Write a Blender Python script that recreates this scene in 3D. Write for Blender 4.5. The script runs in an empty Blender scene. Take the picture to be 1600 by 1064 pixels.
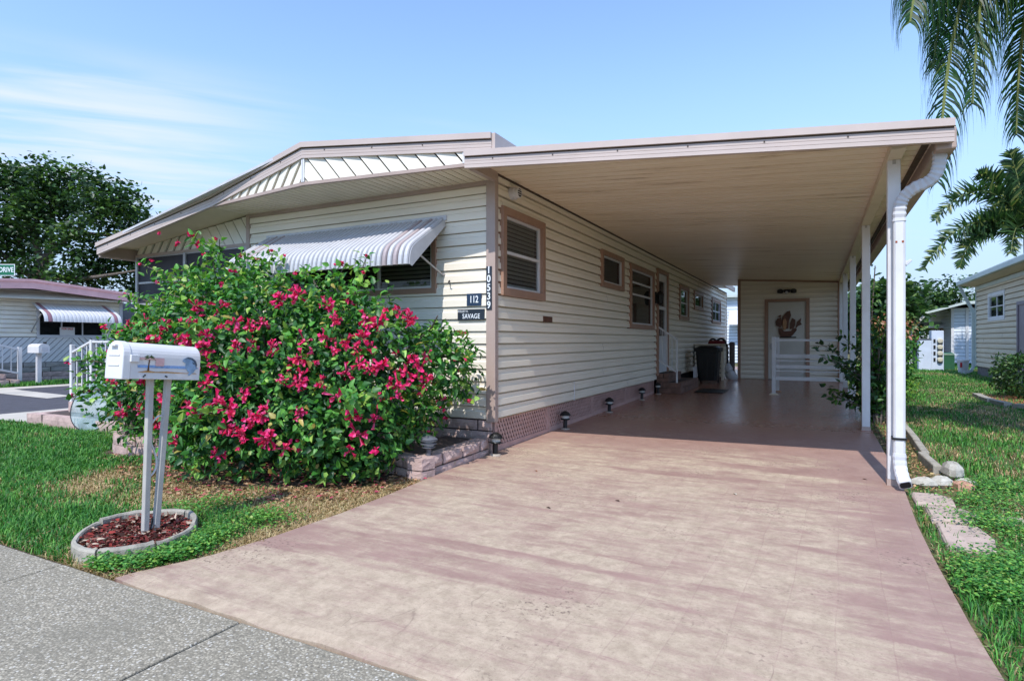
import bpy, bmesh, math, random
import numpy as np
from mathutils import Vector, Matrix
random.seed(11)
rng = np.random.default_rng(11)
R = math.radians
scene = bpy.context.scene
COL = scene.collection

# ------------------------------------------------------------------ camera
cam_d = bpy.data.cameras.new('camera')
cam = bpy.data.objects.new('camera', cam_d)
COL.objects.link(cam)
cam.location = (0, 0, 1.2)
cam.rotation_euler = (R(90), 0, math.atan(476 / 920))
cam_d.sensor_width = 36
cam_d.lens = 36 * 920 / 1600
cam_d.clip_end = 2000
scene.camera = cam

# ------------------------------------------------------------------ sky, sun, exposure
SUN_EL = 53.5
SUN_TRAVEL_X = -0.05
world = bpy.data.worlds.new('World')
scene.world = world
world.use_nodes = True
wn, wl = world.node_tree.nodes, world.node_tree.links
wn.clear()
w_out = wn.new('ShaderNodeOutputWorld')
w_bg = wn.new('ShaderNodeBackground')
w_bg.inputs['Strength'].default_value = 0.145
sky = wn.new('ShaderNodeTexSky')
sky.sky_type = 'NISHITA'
sky.sun_disc = False
sky.sun_elevation = R(SUN_EL)
sky.sun_rotation = R(180 - 3)
sky.air_density = 1.0
sky.dust_density = 0.1
sky.ozone_density = 3.0
# thin cirrus on a flat layer high above: direction / z gives the layer position
tc = wn.new('ShaderNodeTexCoord')
sep = wn.new('ShaderNodeSeparateXYZ')
wl.new(tc.outputs['Generated'], sep.inputs[0])
zc = wn.new('ShaderNodeMath'); zc.operation = 'MAXIMUM'; zc.inputs[1].default_value = 0.03
wl.new(sep.outputs['Z'], zc.inputs[0])
def wmath(op, a, b):
    n = wn.new('ShaderNodeMath'); n.operation = op
    for i, v in enumerate((a, b)):
        if isinstance(v, (int, float)): n.inputs[i].default_value = v
        else: wl.new(v, n.inputs[i])
    return n.outputs[0]
lx = wmath('DIVIDE', sep.outputs['X'], zc.outputs[0])
ly = wmath('DIVIDE', sep.outputs['Y'], zc.outputs[0])
cmb = wn.new('ShaderNodeCombineXYZ')
wl.new(lx, cmb.inputs[0]); wl.new(ly, cmb.inputs[1])
def wnoise(sx, sy, rot, off, scale, detail, dist):
    mp = wn.new('ShaderNodeMapping'); mp.inputs['Scale'].default_value = (sx, sy, 1)
    mp.inputs['Rotation'].default_value = (0, 0, rot); mp.inputs['Location'].default_value = off
    wl.new(cmb.outputs[0], mp.inputs[0])
    nz = wn.new('ShaderNodeTexNoise'); nz.inputs['Scale'].default_value = scale
    nz.inputs['Detail'].default_value = detail; nz.inputs['Distortion'].default_value = dist
    wl.new(mp.outputs[0], nz.inputs['Vector'])
    return nz.outputs['Fac']
def wramp(fac, a, b):
    rp = wn.new('ShaderNodeMapRange'); rp.interpolation_type = 'SMOOTHSTEP'
    rp.inputs['From Min'].default_value = a; rp.inputs['From Max'].default_value = b
    wl.new(fac, rp.inputs['Value'])
    return rp.outputs[0]
# streaks run along direction (.67,.74) of the layer: p along, q across
pp = wmath('ADD', wmath('MULTIPLY', lx, 0.67), wmath('MULTIPLY', ly, 0.74))
qq = wmath('ADD', wmath('MULTIPLY', lx, -0.74), wmath('MULTIPLY', ly, 0.67))
cpq = wn.new('ShaderNodeCombineXYZ'); wl.new(pp, cpq.inputs[0]); wl.new(qq, cpq.inputs[1])
def pnoise(sx, sy, off, scale, detail, dist):
    mp = wn.new('ShaderNodeMapping'); mp.inputs['Scale'].default_value = (sx, sy, 1); mp.inputs['Location'].default_value = off
    wl.new(cpq.outputs[0], mp.inputs[0])
    nz = wn.new('ShaderNodeTexNoise'); nz.inputs['Scale'].default_value = scale; nz.inputs['Detail'].default_value = detail; nz.inputs['Distortion'].default_value = dist
    wl.new(mp.outputs[0], nz.inputs['Vector']); return nz.outputs['Fac']
fine = wramp(pnoise(0.55, 2.4, (0.3, 0.2, 0), 1.3, 9, 0.5), 0.30, 0.66)
bank = wmath('MULTIPLY', wmath('MULTIPLY', wramp(wmath('ADD', pp, wmath('MULTIPLY', pnoise(0.3, 3, (2, 1, 0), 1.0, 3, 0), 1.2)), 0.95, -0.35), wramp(qq, 2.25, 2.75)), wramp(qq, 7.5, 3.6))
wisps = wmath('MULTIPLY', wramp(pnoise(0.4, 1.3, (4, 3, 0), 0.7, 4, 0.3), 0.55, 0.8), 0.35)
mask = wmath('MULTIPLY', wmath('MAXIMUM', bank, wisps), fine)
mask = wmath('MULTIPLY', wmath('MULTIPLY', mask, 0.8), wramp(sep.outputs['Z'], 0.0, 0.10))
mixc = wn.new('ShaderNodeMixRGB')
mixc.inputs['Color2'].default_value = (2.7, 2.95, 3.4, 1)
wl.new(mask, mixc.inputs['Fac'])
# pale haze towards the horizon, the same all round
hz = wn.new('ShaderNodeMixRGB'); hz.inputs['Color2'].default_value = (1.28, 1.68, 2.55, 1)
wl.new(wramp(sep.outputs['Z'], 0.42, -0.02), hz.inputs['Fac'])
hzs = wmath('MULTIPLY', wramp(sep.outputs['Z'], 0.45, 0.0), 0.88); wl.new(hzs, hz.inputs['Fac'])
wl.new(sky.outputs[0], hz.inputs['Color1'])
wl.new(hz.outputs[0], mixc.inputs['Color1'])
wl.new(mixc.outputs[0], w_bg.inputs['Color'])
wl.new(w_bg.outputs[0], w_out.inputs[0])

sun_d = bpy.data.lights.new('sun', 'SUN')
sun_d.energy = 2.1
sun_d.angle = R(0.53)
sun_d.color = (1.0, 0.97, 0.93)
sun = bpy.data.objects.new('sun', sun_d)
COL.objects.link(sun)
_t = Vector((SUN_TRAVEL_X, math.cos(R(SUN_EL)), -math.sin(R(SUN_EL))))
sun.rotation_euler = _t.to_track_quat('-Z', 'Y').to_euler()
sun.location = (0, -10, 20)

vs = scene.view_settings
vs.view_transform = 'Standard'
vs.look = 'None'
vs.exposure = 1.14
vs.gamma = 1
vs.use_curve_mapping = False
scene.cycles.max_bounces = 16
scene.cycles.diffuse_bounces = 10

# ------------------------------------------------------------------ helpers
def lin(r, g, b):
    f = lambda c: (c / 255) / 12.92 if c / 255 <= 0.04045 else ((c / 255 + 0.055) / 1.055) ** 2.4
    return (f(r), f(g), f(b))

class NT:
    def __init__(self, name):
        self.m = bpy.data.materials.new(name); self.m.use_nodes = True
        self.n, self.l = self.m.node_tree.nodes, self.m.node_tree.links
        self.b = self.n['Principled BSDF']
        self.tc = self.n.new('ShaderNodeTexCoord')
    def put(self, sock, v):
        if isinstance(v, (int, float)): sock.default_value = v
        elif isinstance(v, tuple): sock.default_value = (*v, 1) if len(v) == 3 and sock.type == 'RGBA' else v
        else: self.l.new(v, sock)
    def mapping(self, scale=(1, 1, 1), rot=(0, 0, 0), loc=(0, 0, 0)):
        n = self.n.new('ShaderNodeMapping')
        n.inputs['Scale'].default_value = scale; n.inputs['Rotation'].default_value = rot; n.inputs['Location'].default_value = loc
        self.l.new(self.tc.outputs['Object'], n.inputs[0]); return n.outputs[0]
    def noise(self, scale, detail=4, rough=0.55, dist=0, vec=None):
        n = self.n.new('ShaderNodeTexNoise')
        n.inputs['Scale'].default_value = scale; n.inputs['Detail'].default_value = detail
        n.inputs['Roughness'].default_value = rough; n.inputs['Distortion'].default_value = dist
        self.l.new(vec if vec is not None else self.tc.outputs['Object'], n.inputs['Vector']); return n.outputs['Fac']
    def ramp(self, f, a, b, lo=0.0, hi=1.0):
        n = self.n.new('ShaderNodeMapRange'); n.interpolation_type = 'SMOOTHSTEP'
        n.inputs['From Min'].default_value = a; n.inputs['From Max'].default_value = b
        n.inputs['To Min'].default_value = lo; n.inputs['To Max'].default_value = hi
        self.l.new(f, n.inputs['Value']); return n.outputs[0]
    def math(self, op, a, b=0.0):
        n = self.n.new('ShaderNodeMath'); n.operation = op
        self.put(n.inputs[0], a); self.put(n.inputs[1], b); return n.outputs[0]
    def mix(self, f, a, b, mode='MIX'):
        n = self.n.new('ShaderNodeMixRGB'); n.blend_type = mode
        self.put(n.inputs[0], f); self.put(n.inputs[1], a); self.put(n.inputs[2], b); return n.outputs[0]
    def bump(self, hgt, strength=0.3, dist=0.01):
        n = self.n.new('ShaderNodeBump'); n.inputs['Strength'].default_value = strength; n.inputs['Distance'].default_value = dist
        self.l.new(hgt, n.inputs['Height']); self.l.new(n.outputs[0], self.b.inputs['Normal'])
    def sep(self):
        n = self.n.new('ShaderNodeSeparateXYZ'); self.l.new(self.tc.outputs['Object'], n.inputs[0]); return n.outputs

def M(name, col, rough=0.6, var=0.10, scale=5.0, bump=0.0, bscale=90.0, metal=0.0, dirt=0.0, dcol=(0.12, 0.09, 0.06), spec=0.5, stretch=(1, 1, 1)):
    t = NT(name)
    v = t.mapping(stretch)
    n1 = t.noise(scale, 6, 0.6, 0, v)
    lo = tuple(c * (1 - var) for c in col); hi = tuple(min(1, c * (1 + var)) for c in col)
    c = t.mix(t.ramp(n1, 0.3, 0.7), lo, hi)
    if dirt > 0:
        d = t.ramp(t.noise(scale * 0.37, 8, 0.7, 0.6, v), 0.48, 0.78, 0, dirt)
        c = t.mix(d, c, dcol)
    t.put(t.b.inputs['Base Color'], c)
    t.b.inputs['Metallic'].default_value = metal
    t.b.inputs['Specular IOR Level'].default_value = spec
    t.put(t.b.inputs['Roughness'], t.ramp(t.noise(scale * 2.3, 3), 0.3, 0.7, max(0.02, rough - 0.07), min(1, rough + 0.07)))
    if bump > 0: t.bump(t.noise(bscale, 5, 0.65), bump, 0.01)
    return t.m

def leafmat(name, trans=0.3, rough=0.45, spec=0.45):
    t = NT(name)
    at = t.n.new('ShaderNodeAttribute'); at.attribute_name = 'col'
    t.l.new(at.outputs['Color'], t.b.inputs['Base Color'])
    t.b.inputs['Roughness'].default_value = rough
    t.b.inputs['Specular IOR Level'].default_value = spec
    tr = t.n.new('ShaderNodeBsdfTranslucent')
    br = t.n.new('ShaderNodeMixRGB'); br.blend_type = 'MULTIPLY'; br.inputs[0].default_value = 1
    t.l.new(at.outputs['Color'], br.inputs[1]); br.inputs[2].default_value = (1.15, 1.3, 0.6, 1)
    t.l.new(br.outputs[0], tr.inputs['Color'])
    mx = t.n.new('ShaderNodeMixShader'); mx.inputs[0].default_value = trans
    t.l.new(t.b.outputs[0], mx.inputs[1]); t.l.new(tr.outputs[0], mx.inputs[2])
    t.l.new(mx.outputs[0], t.n['Material Output'].inputs['Surface'])
    return t.m

class MB:
    def __init__(self): self.v, self.f, self.s = [], [], []
    def _add(self, vs, fs):
        o = len(self.v); self.v += [tuple(p) for p in vs]; self.f += [tuple(i + o for i in q) for q in fs]; return self
    def hexa(self, p):   # 8 corners: bottom ring 0-3, top ring 4-7
        return self._add(p, [(0, 3, 2, 1), (4, 5, 6, 7), (0, 1, 5, 4), (1, 2, 6, 5), (2, 3, 7, 6), (3, 0, 4, 7)])
    def box(self, x0, x1, y0, y1, z0, z1):
        return self.hexa([(x0, y0, z0), (x1, y0, z0), (x1, y1, z0), (x0, y1, z0), (x0, y0, z1), (x1, y0, z1), (x1, y1, z1), (x0, y1, z1)])
    def mbox(self, mp, a0, a1, o0, o1, z0, z1):
        return self.hexa([mp(a0, o0, z0), mp(a1, o0, z0), mp(a1, o1, z0), mp(a0, o1, z0), mp(a0, o0, z1), mp(a1, o0, z1), mp(a1, o1, z1), mp(a0, o1, z1)])
    def bar(self, p, q, w, h, up=(0, 0, 1)):
        p, q = Vector(p), Vector(q); d = (q - p).normalized(); s = d.cross(Vector(up)).normalized(); u = s.cross(d).normalized()
        a, b = s * w / 2, u * h / 2
        return self.hexa([p - a - b, p + a - b, q + a - b, q - a - b, p - a + b, p + a + b, q + a + b, q - a + b])
    def prism(self, pts, off):
        n = len(pts); off = Vector(off); pts = [Vector(p) for p in pts]
        return self._add(pts + [p + off for p in pts], [tuple(range(n))[::-1], tuple(range(n, 2 * n))] + [(i, (i + 1) % n, n + (i + 1) % n, n + i) for i in range(n)])
    def sheet(self, pts): return self._add(pts, [tuple(range(len(pts)))])
    def ring_sweep(self, rings, closed=True, caps=True):
        n = len(rings[0]); o = len(self.v)
        for r in rings: self.v += [tuple(p) for p in r]
        for k in range(len(rings) - 1):
            for i in range(n if closed else n - 1):
                j = (i + 1) % n
                self.f.append((o + k * n + i, o + k * n + j, o + (k + 1) * n + j, o + (k + 1) * n + i))
        if caps and closed:
            self.f.append(tuple(o + i for i in range(n))[::-1]); self.f.append(tuple(o + (len(rings) - 1) * n + i for i in range(n)))
        return self
    def tube(self, path, rad, n=8, flat=1.0):
        path = [Vector(p) for p in path]
        if isinstance(rad, (int, float)): rad = [rad] * len(path)
        rings = []; ref = None
        for i, p in enumerate(path):
            d = (path[min(i + 1, len(path) - 1)] - path[max(i - 1, 0)]).normalized()
            if ref is None: ref = Vector((0, 0, 1)) if abs(d.z) < 0.9 else Vector((1, 0, 0))
            s = d.cross(ref)
            if s.length < 1e-4: s = d.cross(Vector((0, 1, 0)))
            s.normalize(); u = s.cross(d).normalized(); ref = u
            rings.append([p + s * math.cos(2 * math.pi * k / n) * rad[i] + u * math.sin(2 * math.pi * k / n) * rad[i] * flat for k in range(n)])
        return self.ring_sweep(rings)
    def lathe(self, prof, c=(0, 0, 0), n=20):
        rings = [[(c[0] + r * math.cos(2 * math.pi * k / n), c[1] + r * math.sin(2 * math.pi * k / n), c[2] + z) for k in range(n)] for r, z in prof]
        return self.ring_sweep(rings)
    def each(self, name, mat, parent=None, **kw):
        """one object per separate piece"""
        p = list(range(len(self.v)))
        def f(i):
            while p[i] != i: p[i] = p[p[i]]; i = p[i]
            return i
        for q in self.f:
            for i in q[1:]:
                x, y = f(q[0]), f(i)
                if x != y: p[x] = y
        groups = {}
        for q in self.f: groups.setdefault(f(q[0]), []).append(q)
        for fs in groups.values():
            ids = sorted({i for q in fs for i in q}); mp_ = {i: k for k, i in enumerate(ids)}; m = MB()
            m.v = [self.v[i] for i in ids]; m.f = [tuple(mp_[i] for i in q) for q in fs]; last = m.build(name, mat, parent, **kw)
        return last
    def build(self, name, mat, parent=None, smooth=False, bevel=0.0, world=True, bisect=None, recalc=True):
        me = bpy.data.meshes.new(name)
        me.from_pydata(self.v, [], self.f)
        if recalc or bisect:
            bm = bmesh.new(); bm.from_mesh(me)
            bmesh.ops.remove_doubles(bm, verts=bm.verts[:], dist=1e-5)
            if bisect:
                for co, no in bisect:
                    r = bmesh.ops.bisect_plane(bm, geom=bm.verts[:] + bm.edges[:] + bm.faces[:], plane_co=co, plane_no=no, clear_outer=True)
                    eds = [e for e in r['geom_cut'] if isinstance(e, bmesh.types.BMEdge)]
                    if eds: bmesh.ops.edgenet_fill(bm, edges=eds)
            bmesh.ops.recalc_face_normals(bm, faces=bm.faces[:]); bm.to_mesh(me); bm.free()
        if smooth:
            me.shade_smooth()
        me.materials.append(mat)
        return link(name, me, parent, bevel, world)

def link(name, me, parent=None, bevel=0.0, world=True):
    o = bpy.data.objects.new(name, me); COL.objects.link(o)
    if parent is not None:
        o.parent = parent
        if world and parent.type == 'EMPTY': o.matrix_parent_inverse = Matrix.Translation(-parent.location)
    if bevel > 0:
        b = o.modifiers.new('bevel', 'BEVEL'); b.width = bevel; b.segments = 2; b.limit_method = 'ANGLE'; b.angle_limit = R(40)
    return o
def tag(o, label=None, cat=None, group=None, kind=None):
    if label: o['label'] = label
    if cat: o['category'] = cat
    if group: o['group'] = group
    if kind: o['kind'] = kind
    return o
def thing(name, label, cat, loc=(0, 0, 0), group=None, rz=0.0):
    o = bpy.data.objects.new(name, None); COL.objects.link(o)
    o.location = loc; o.rotation_euler = (0, 0, rz); o.empty_display_size = 0.2
    return tag(o, label, cat, group)
def copy_tree(o, parent=None):
    c = o.copy(); COL.objects.link(c)
    if parent is not None: c.parent = parent
    for ch in o.children: copy_tree(ch, c)
    return c
def text(name, s, size, mat, mtx, parent=None, sx=1.0, fat=0.0, align='CENTER', space=1.0):
    cu = bpy.data.curves.new(name, 'FONT'); cu.body = s; cu.size = size; cu.align_x = align; cu.align_y = 'CENTER'
    cu.extrude = 0.0012; cu.offset = fat; cu.space_character = space
    t = bpy.data.objects.new(name, cu); COL.objects.link(t)
    me = bpy.data.meshes.new_from_object(t.evaluated_get(bpy.context.evaluated_depsgraph_get()))
    bpy.data.objects.remove(t); bpy.data.curves.remove(cu)
    me.transform(mtx @ Matrix.Diagonal((sx, 1, 1, 1)))
    me.materials.clear(); me.materials.append(mat)
    return link(name, me, parent)
def clip_poly(poly, a, b, c):     # keep a*x+b*y<=c
    out = []
    for i in range(len(poly)):
        p, q = poly[i], poly[(i + 1) % len(poly)]
        dp, dq = a * p[0] + b * p[1] - c, a * q[0] + b * q[1] - c
        if dp <= 0: out.append(p)
        if (dp < 0 < dq) or (dq < 0 < dp):
            t = dp / (dp - dq); out.append((p[0] + (q[0] - p[0]) * t, p[1] + (q[1] - p[1]) * t))
    return out
def hash2(ix, iy, seed):
    h = (ix * 374761393 + iy * 668265263 + seed * 974711) & 0x7fffffff
    h = (h ^ (h >> 13)) * 1274126177 & 0x7fffffff
    return ((h ^ (h >> 16)) & 0xffff) / 65535.0
def vnoise(x, y, s, seed=0):
    x = np.asarray(x) / s; y = np.asarray(y) / s
    ix = np.floor(x).astype(np.int64); iy = np.floor(y).astype(np.int64); fx = x - ix; fy = y - iy
    fx = fx * fx * (3 - 2 * fx); fy = fy * fy * (3 - 2 * fy)
    return (hash2(ix, iy, seed) * (1 - fx) + hash2(ix + 1, iy, seed) * fx) * (1 - fy) + (hash2(ix, iy + 1, seed) * (1 - fx) + hash2(ix + 1, iy + 1, seed) * fx) * fy
def npmesh(name, V, T, C, mat, parent=None, smooth=False):
    me = bpy.data.meshes.new(name)
    me.vertices.add(len(V)); me.vertices.foreach_set('co', np.ascontiguousarray(V, dtype=np.float32).ravel())
    me.loops.add(T.size); me.loops.foreach_set('vertex_index', np.ascontiguousarray(T, dtype=np.int32).ravel())
    me.polygons.add(len(T)); me.polygons.foreach_set('loop_start', np.arange(0, T.size, 3, dtype=np.int32))
    me.update(calc_edges=True)
    if C is not None:
        ca = me.color_attributes.new('col', 'FLOAT_COLOR', 'POINT')
        ca.data.foreach_set('color', np.concatenate([C, np.ones((len(C), 1))], 1).astype(np.float32).ravel())
    if smooth: me.shade_smooth()
    me.materials.append(mat)
    return link(name, me, parent)
def unit(a): return a / np.maximum(np.linalg.norm(a, axis=1, keepdims=True), 1e-6)
def leaf_geo(P, Dr, N, L, W, C, fold=0.25, droop=0.15):
    """P base points, Dr growth directions, N rough normals -> leaves of 7 verts / 6 tris"""
    n = len(P); Dr = unit(Dr); S = unit(np.cross(Dr, N)); U = np.cross(S, Dr)
    L = np.broadcast_to(np.asarray(L, float), (n,))[:, None]; W = np.broadcast_to(np.asarray(W, float), (n,))[:, None]
    def at(t, s, u): return P + Dr * L * t + S * W * s + U * (L * u)
    d = -droop
    V = np.stack([P, at(.28, -.5, fold * .22 + d * .05), at(.68, -.34, fold * .12 + d * .4), at(1, 0, d), at(.68, .34, fold * .12 + d * .4), at(.28, .5, fold * .22 + d * .05), at(.45, 0, d * .15)], 1)
    T = np.array([(0, 6, 1), (1, 6, 2), (2, 6, 3), (3, 6, 4), (4, 6, 5), (5, 6, 0)])
    T = (T[None] + (np.arange(n) * 7)[:, None, None]).reshape(-1, 3)
    return V.reshape(-1, 3), T, np.repeat(C, 7, axis=0)
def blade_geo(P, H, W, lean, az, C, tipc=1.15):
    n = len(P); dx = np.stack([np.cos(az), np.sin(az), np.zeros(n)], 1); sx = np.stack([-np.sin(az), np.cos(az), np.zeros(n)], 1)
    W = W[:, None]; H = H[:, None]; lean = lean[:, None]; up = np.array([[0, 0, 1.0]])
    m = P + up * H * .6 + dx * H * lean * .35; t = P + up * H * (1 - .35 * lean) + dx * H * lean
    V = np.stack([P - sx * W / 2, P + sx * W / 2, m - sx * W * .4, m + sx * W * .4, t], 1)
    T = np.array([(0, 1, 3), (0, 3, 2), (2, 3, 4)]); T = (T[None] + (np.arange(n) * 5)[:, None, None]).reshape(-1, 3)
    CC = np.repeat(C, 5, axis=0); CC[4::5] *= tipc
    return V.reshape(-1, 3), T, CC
def merge(parts):
    V, T, C, o = [], [], [], 0
    for v, t, c in parts: V.append(v); T.append(t + o); C.append(c); o += len(v)
    return np.concatenate(V), np.concatenate(T), np.concatenate(C)
def jitter_cols(base, n, amp=0.25, hue=0.12):
    base = np.asarray(base, float)
    k = 1 + rng.uniform(-amp, amp, (n, 1)); h = 1 + rng.uniform(-hue, hue, (n, 3))
    return np.clip(base[None] * k * h, 0.002, 1)

# ------------------------------------------------------------------ materials
m_cream = M('cream vinyl siding', lin(231, 222, 205), 0.55, 0.05, 1.6, 0.05, 160, dirt=0.18, dcol=lin(196, 178, 148), stretch=(.4, .4, 3))
m_creamd = M('cream diagonal panel', lin(226, 220, 206), 0.55, 0.05, 2.5, 0.04, 140, dirt=0.15, dcol=lin(180, 165, 135))
m_soffit = M('cream soffit', lin(214, 202, 180), 0.6, 0.05, 3, 0, dirt=0.2, dcol=lin(160, 140, 110))
m_trim = M('mauve painted trim', lin(172, 152, 142), 0.5, 0.06, 3, 0.04, 120, dirt=0.15, dcol=lin(120, 95, 80))
m_trimd = M('brown window trim', lin(158, 124, 104), 0.5, 0.07, 4, 0.04, 120)
m_fascia = M('pale mauve fascia', lin(192, 176, 168), 0.45, 0.05, 2, 0.03, 90, dirt=0.12, dcol=lin(140, 115, 100))
m_seam = M('dark seam', lin(70, 56, 48), 0.7, 0.1)
m_white = M('white painted metal', lin(214, 213, 214), 0.45, 0.05, 4, 0.04, 60, dirt=0.28, dcol=lin(158, 150, 138))
m_whitew = M('weathered white metal', lin(196, 196, 200), 0.45, 0.06, 8, 0.03, 60, dirt=0.25, dcol=lin(130, 125, 118))
m_mauve_slat = M('mauve awning stripe', lin(168, 154, 154), 0.5, 0.08, 6)
m_alu = M('aluminium frame', lin(168, 166, 166), 0.4, 0.06, 8, metal=0.3)
m_screen = M('dark insect screen', lin(40, 37, 44), 0.6, 0.2, 1.2)
m_black = M('black plastic', lin(17, 17, 18), 0.5, 0.15, 10, 0.05, 60)
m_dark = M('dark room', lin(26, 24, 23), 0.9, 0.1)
m_blind = M('grey blind slat', lin(112, 107, 102), 0.6, 0.1)
m_navy = M('navy sign', lin(38, 56, 80), 0.35, 0.1, 12)
m_slate = M('dark slate sign', lin(40, 47, 58), 0.35, 0.1, 12)
m_letter = M('white lettering', lin(232, 236, 240), 0.5, 0.02)
m_red = M('red lettering', lin(190, 40, 50), 0.5, 0.05)
m_green = M('green street sign', lin(18, 104, 72), 0.4, 0.05)
m_block = M('pink split block', lin(186, 160, 152), 0.9, 0.16, 9, 0.7, 45, dirt=0.35, dcol=lin(110, 92, 86))
m_mortar = M('dark mortar', lin(74, 62, 58), 0.95, 0.2, 20)
m_lattice = M('pink lattice', lin(188, 154, 146), 0.7, 0.08, 6, 0.05, 100)
m_conc = M('pale concrete edging', lin(158, 152, 140), 0.9, 0.18, 7, 0.7, 45, dirt=0.75, dcol=lin(84, 78, 70))
m_soil = M('dark soil', lin(70, 54, 44), 0.95, 0.3, 12, 0.8, 40)
m_asph = M('asphalt', lin(74, 72, 78), 0.9, 0.1, 3, 0.4, 150)
m_walk = M('pale concrete', lin(188, 180, 168), 0.9, 0.08, 2, 0.2, 90, dirt=0.2, dcol=lin(140, 130, 118))
m_wood = M('carved brown wood', lin(92, 58, 42), 0.6, 0.25, 9, 0.2, 50)
m_tan = M('tan wood', lin(168, 128, 92), 0.6, 0.2, 9)
m_bark = M('grey bark', lin(98, 88, 80), 0.95, 0.25, 9, 0.8, 25)
m_palmbark = M('palm trunk', lin(120, 110, 98), 0.95, 0.2, 6, 0.6, 20)
m_leaf = leafmat('leaf')
m_flower = leafmat('bract', 0.3, 0.6, 0.2)
m_grass = leafmat('grass blade', 0.25, 0.5, 0.3)
m_dry = leafmat('dry litter', 0.1, 0.9, 0.1)
m_rust = M('rusty hole', lin(150, 72, 36), 0.9, 0.3, 30)
def glassmat(name, tint, rough=0.02):
    t = NT(name)
    tr = t.n.new('ShaderNodeBsdfTransparent'); tr.inputs[0].default_value = (*tint, 1)
    gl = t.n.new('ShaderNodeBsdfGlossy'); gl.inputs['Roughness'].default_value = rough
    fr = t.n.new('ShaderNodeFresnel'); fr.inputs['IOR'].default_value = 1.5
    mx = t.n.new('ShaderNodeMixShader')
    ge = t.n.new('ShaderNodeNewGeometry')      # only the outer face of a pane mirrors, no false total reflection inside it
    t.l.new(t.math('MULTIPLY', fr.outputs[0], t.math('SUBTRACT', 1.0, ge.outputs['Backfacing'])), mx.inputs[0]); t.l.new(tr.outputs[0], mx.inputs[1]); t.l.new(gl.outputs[0], mx.inputs[2])
    t.l.new(mx.outputs[0], t.n['Material Output'].inputs['Surface'])
    return t.m
m_glass = glassmat('window glass', (0.88, 0.9, 0.9))

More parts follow.
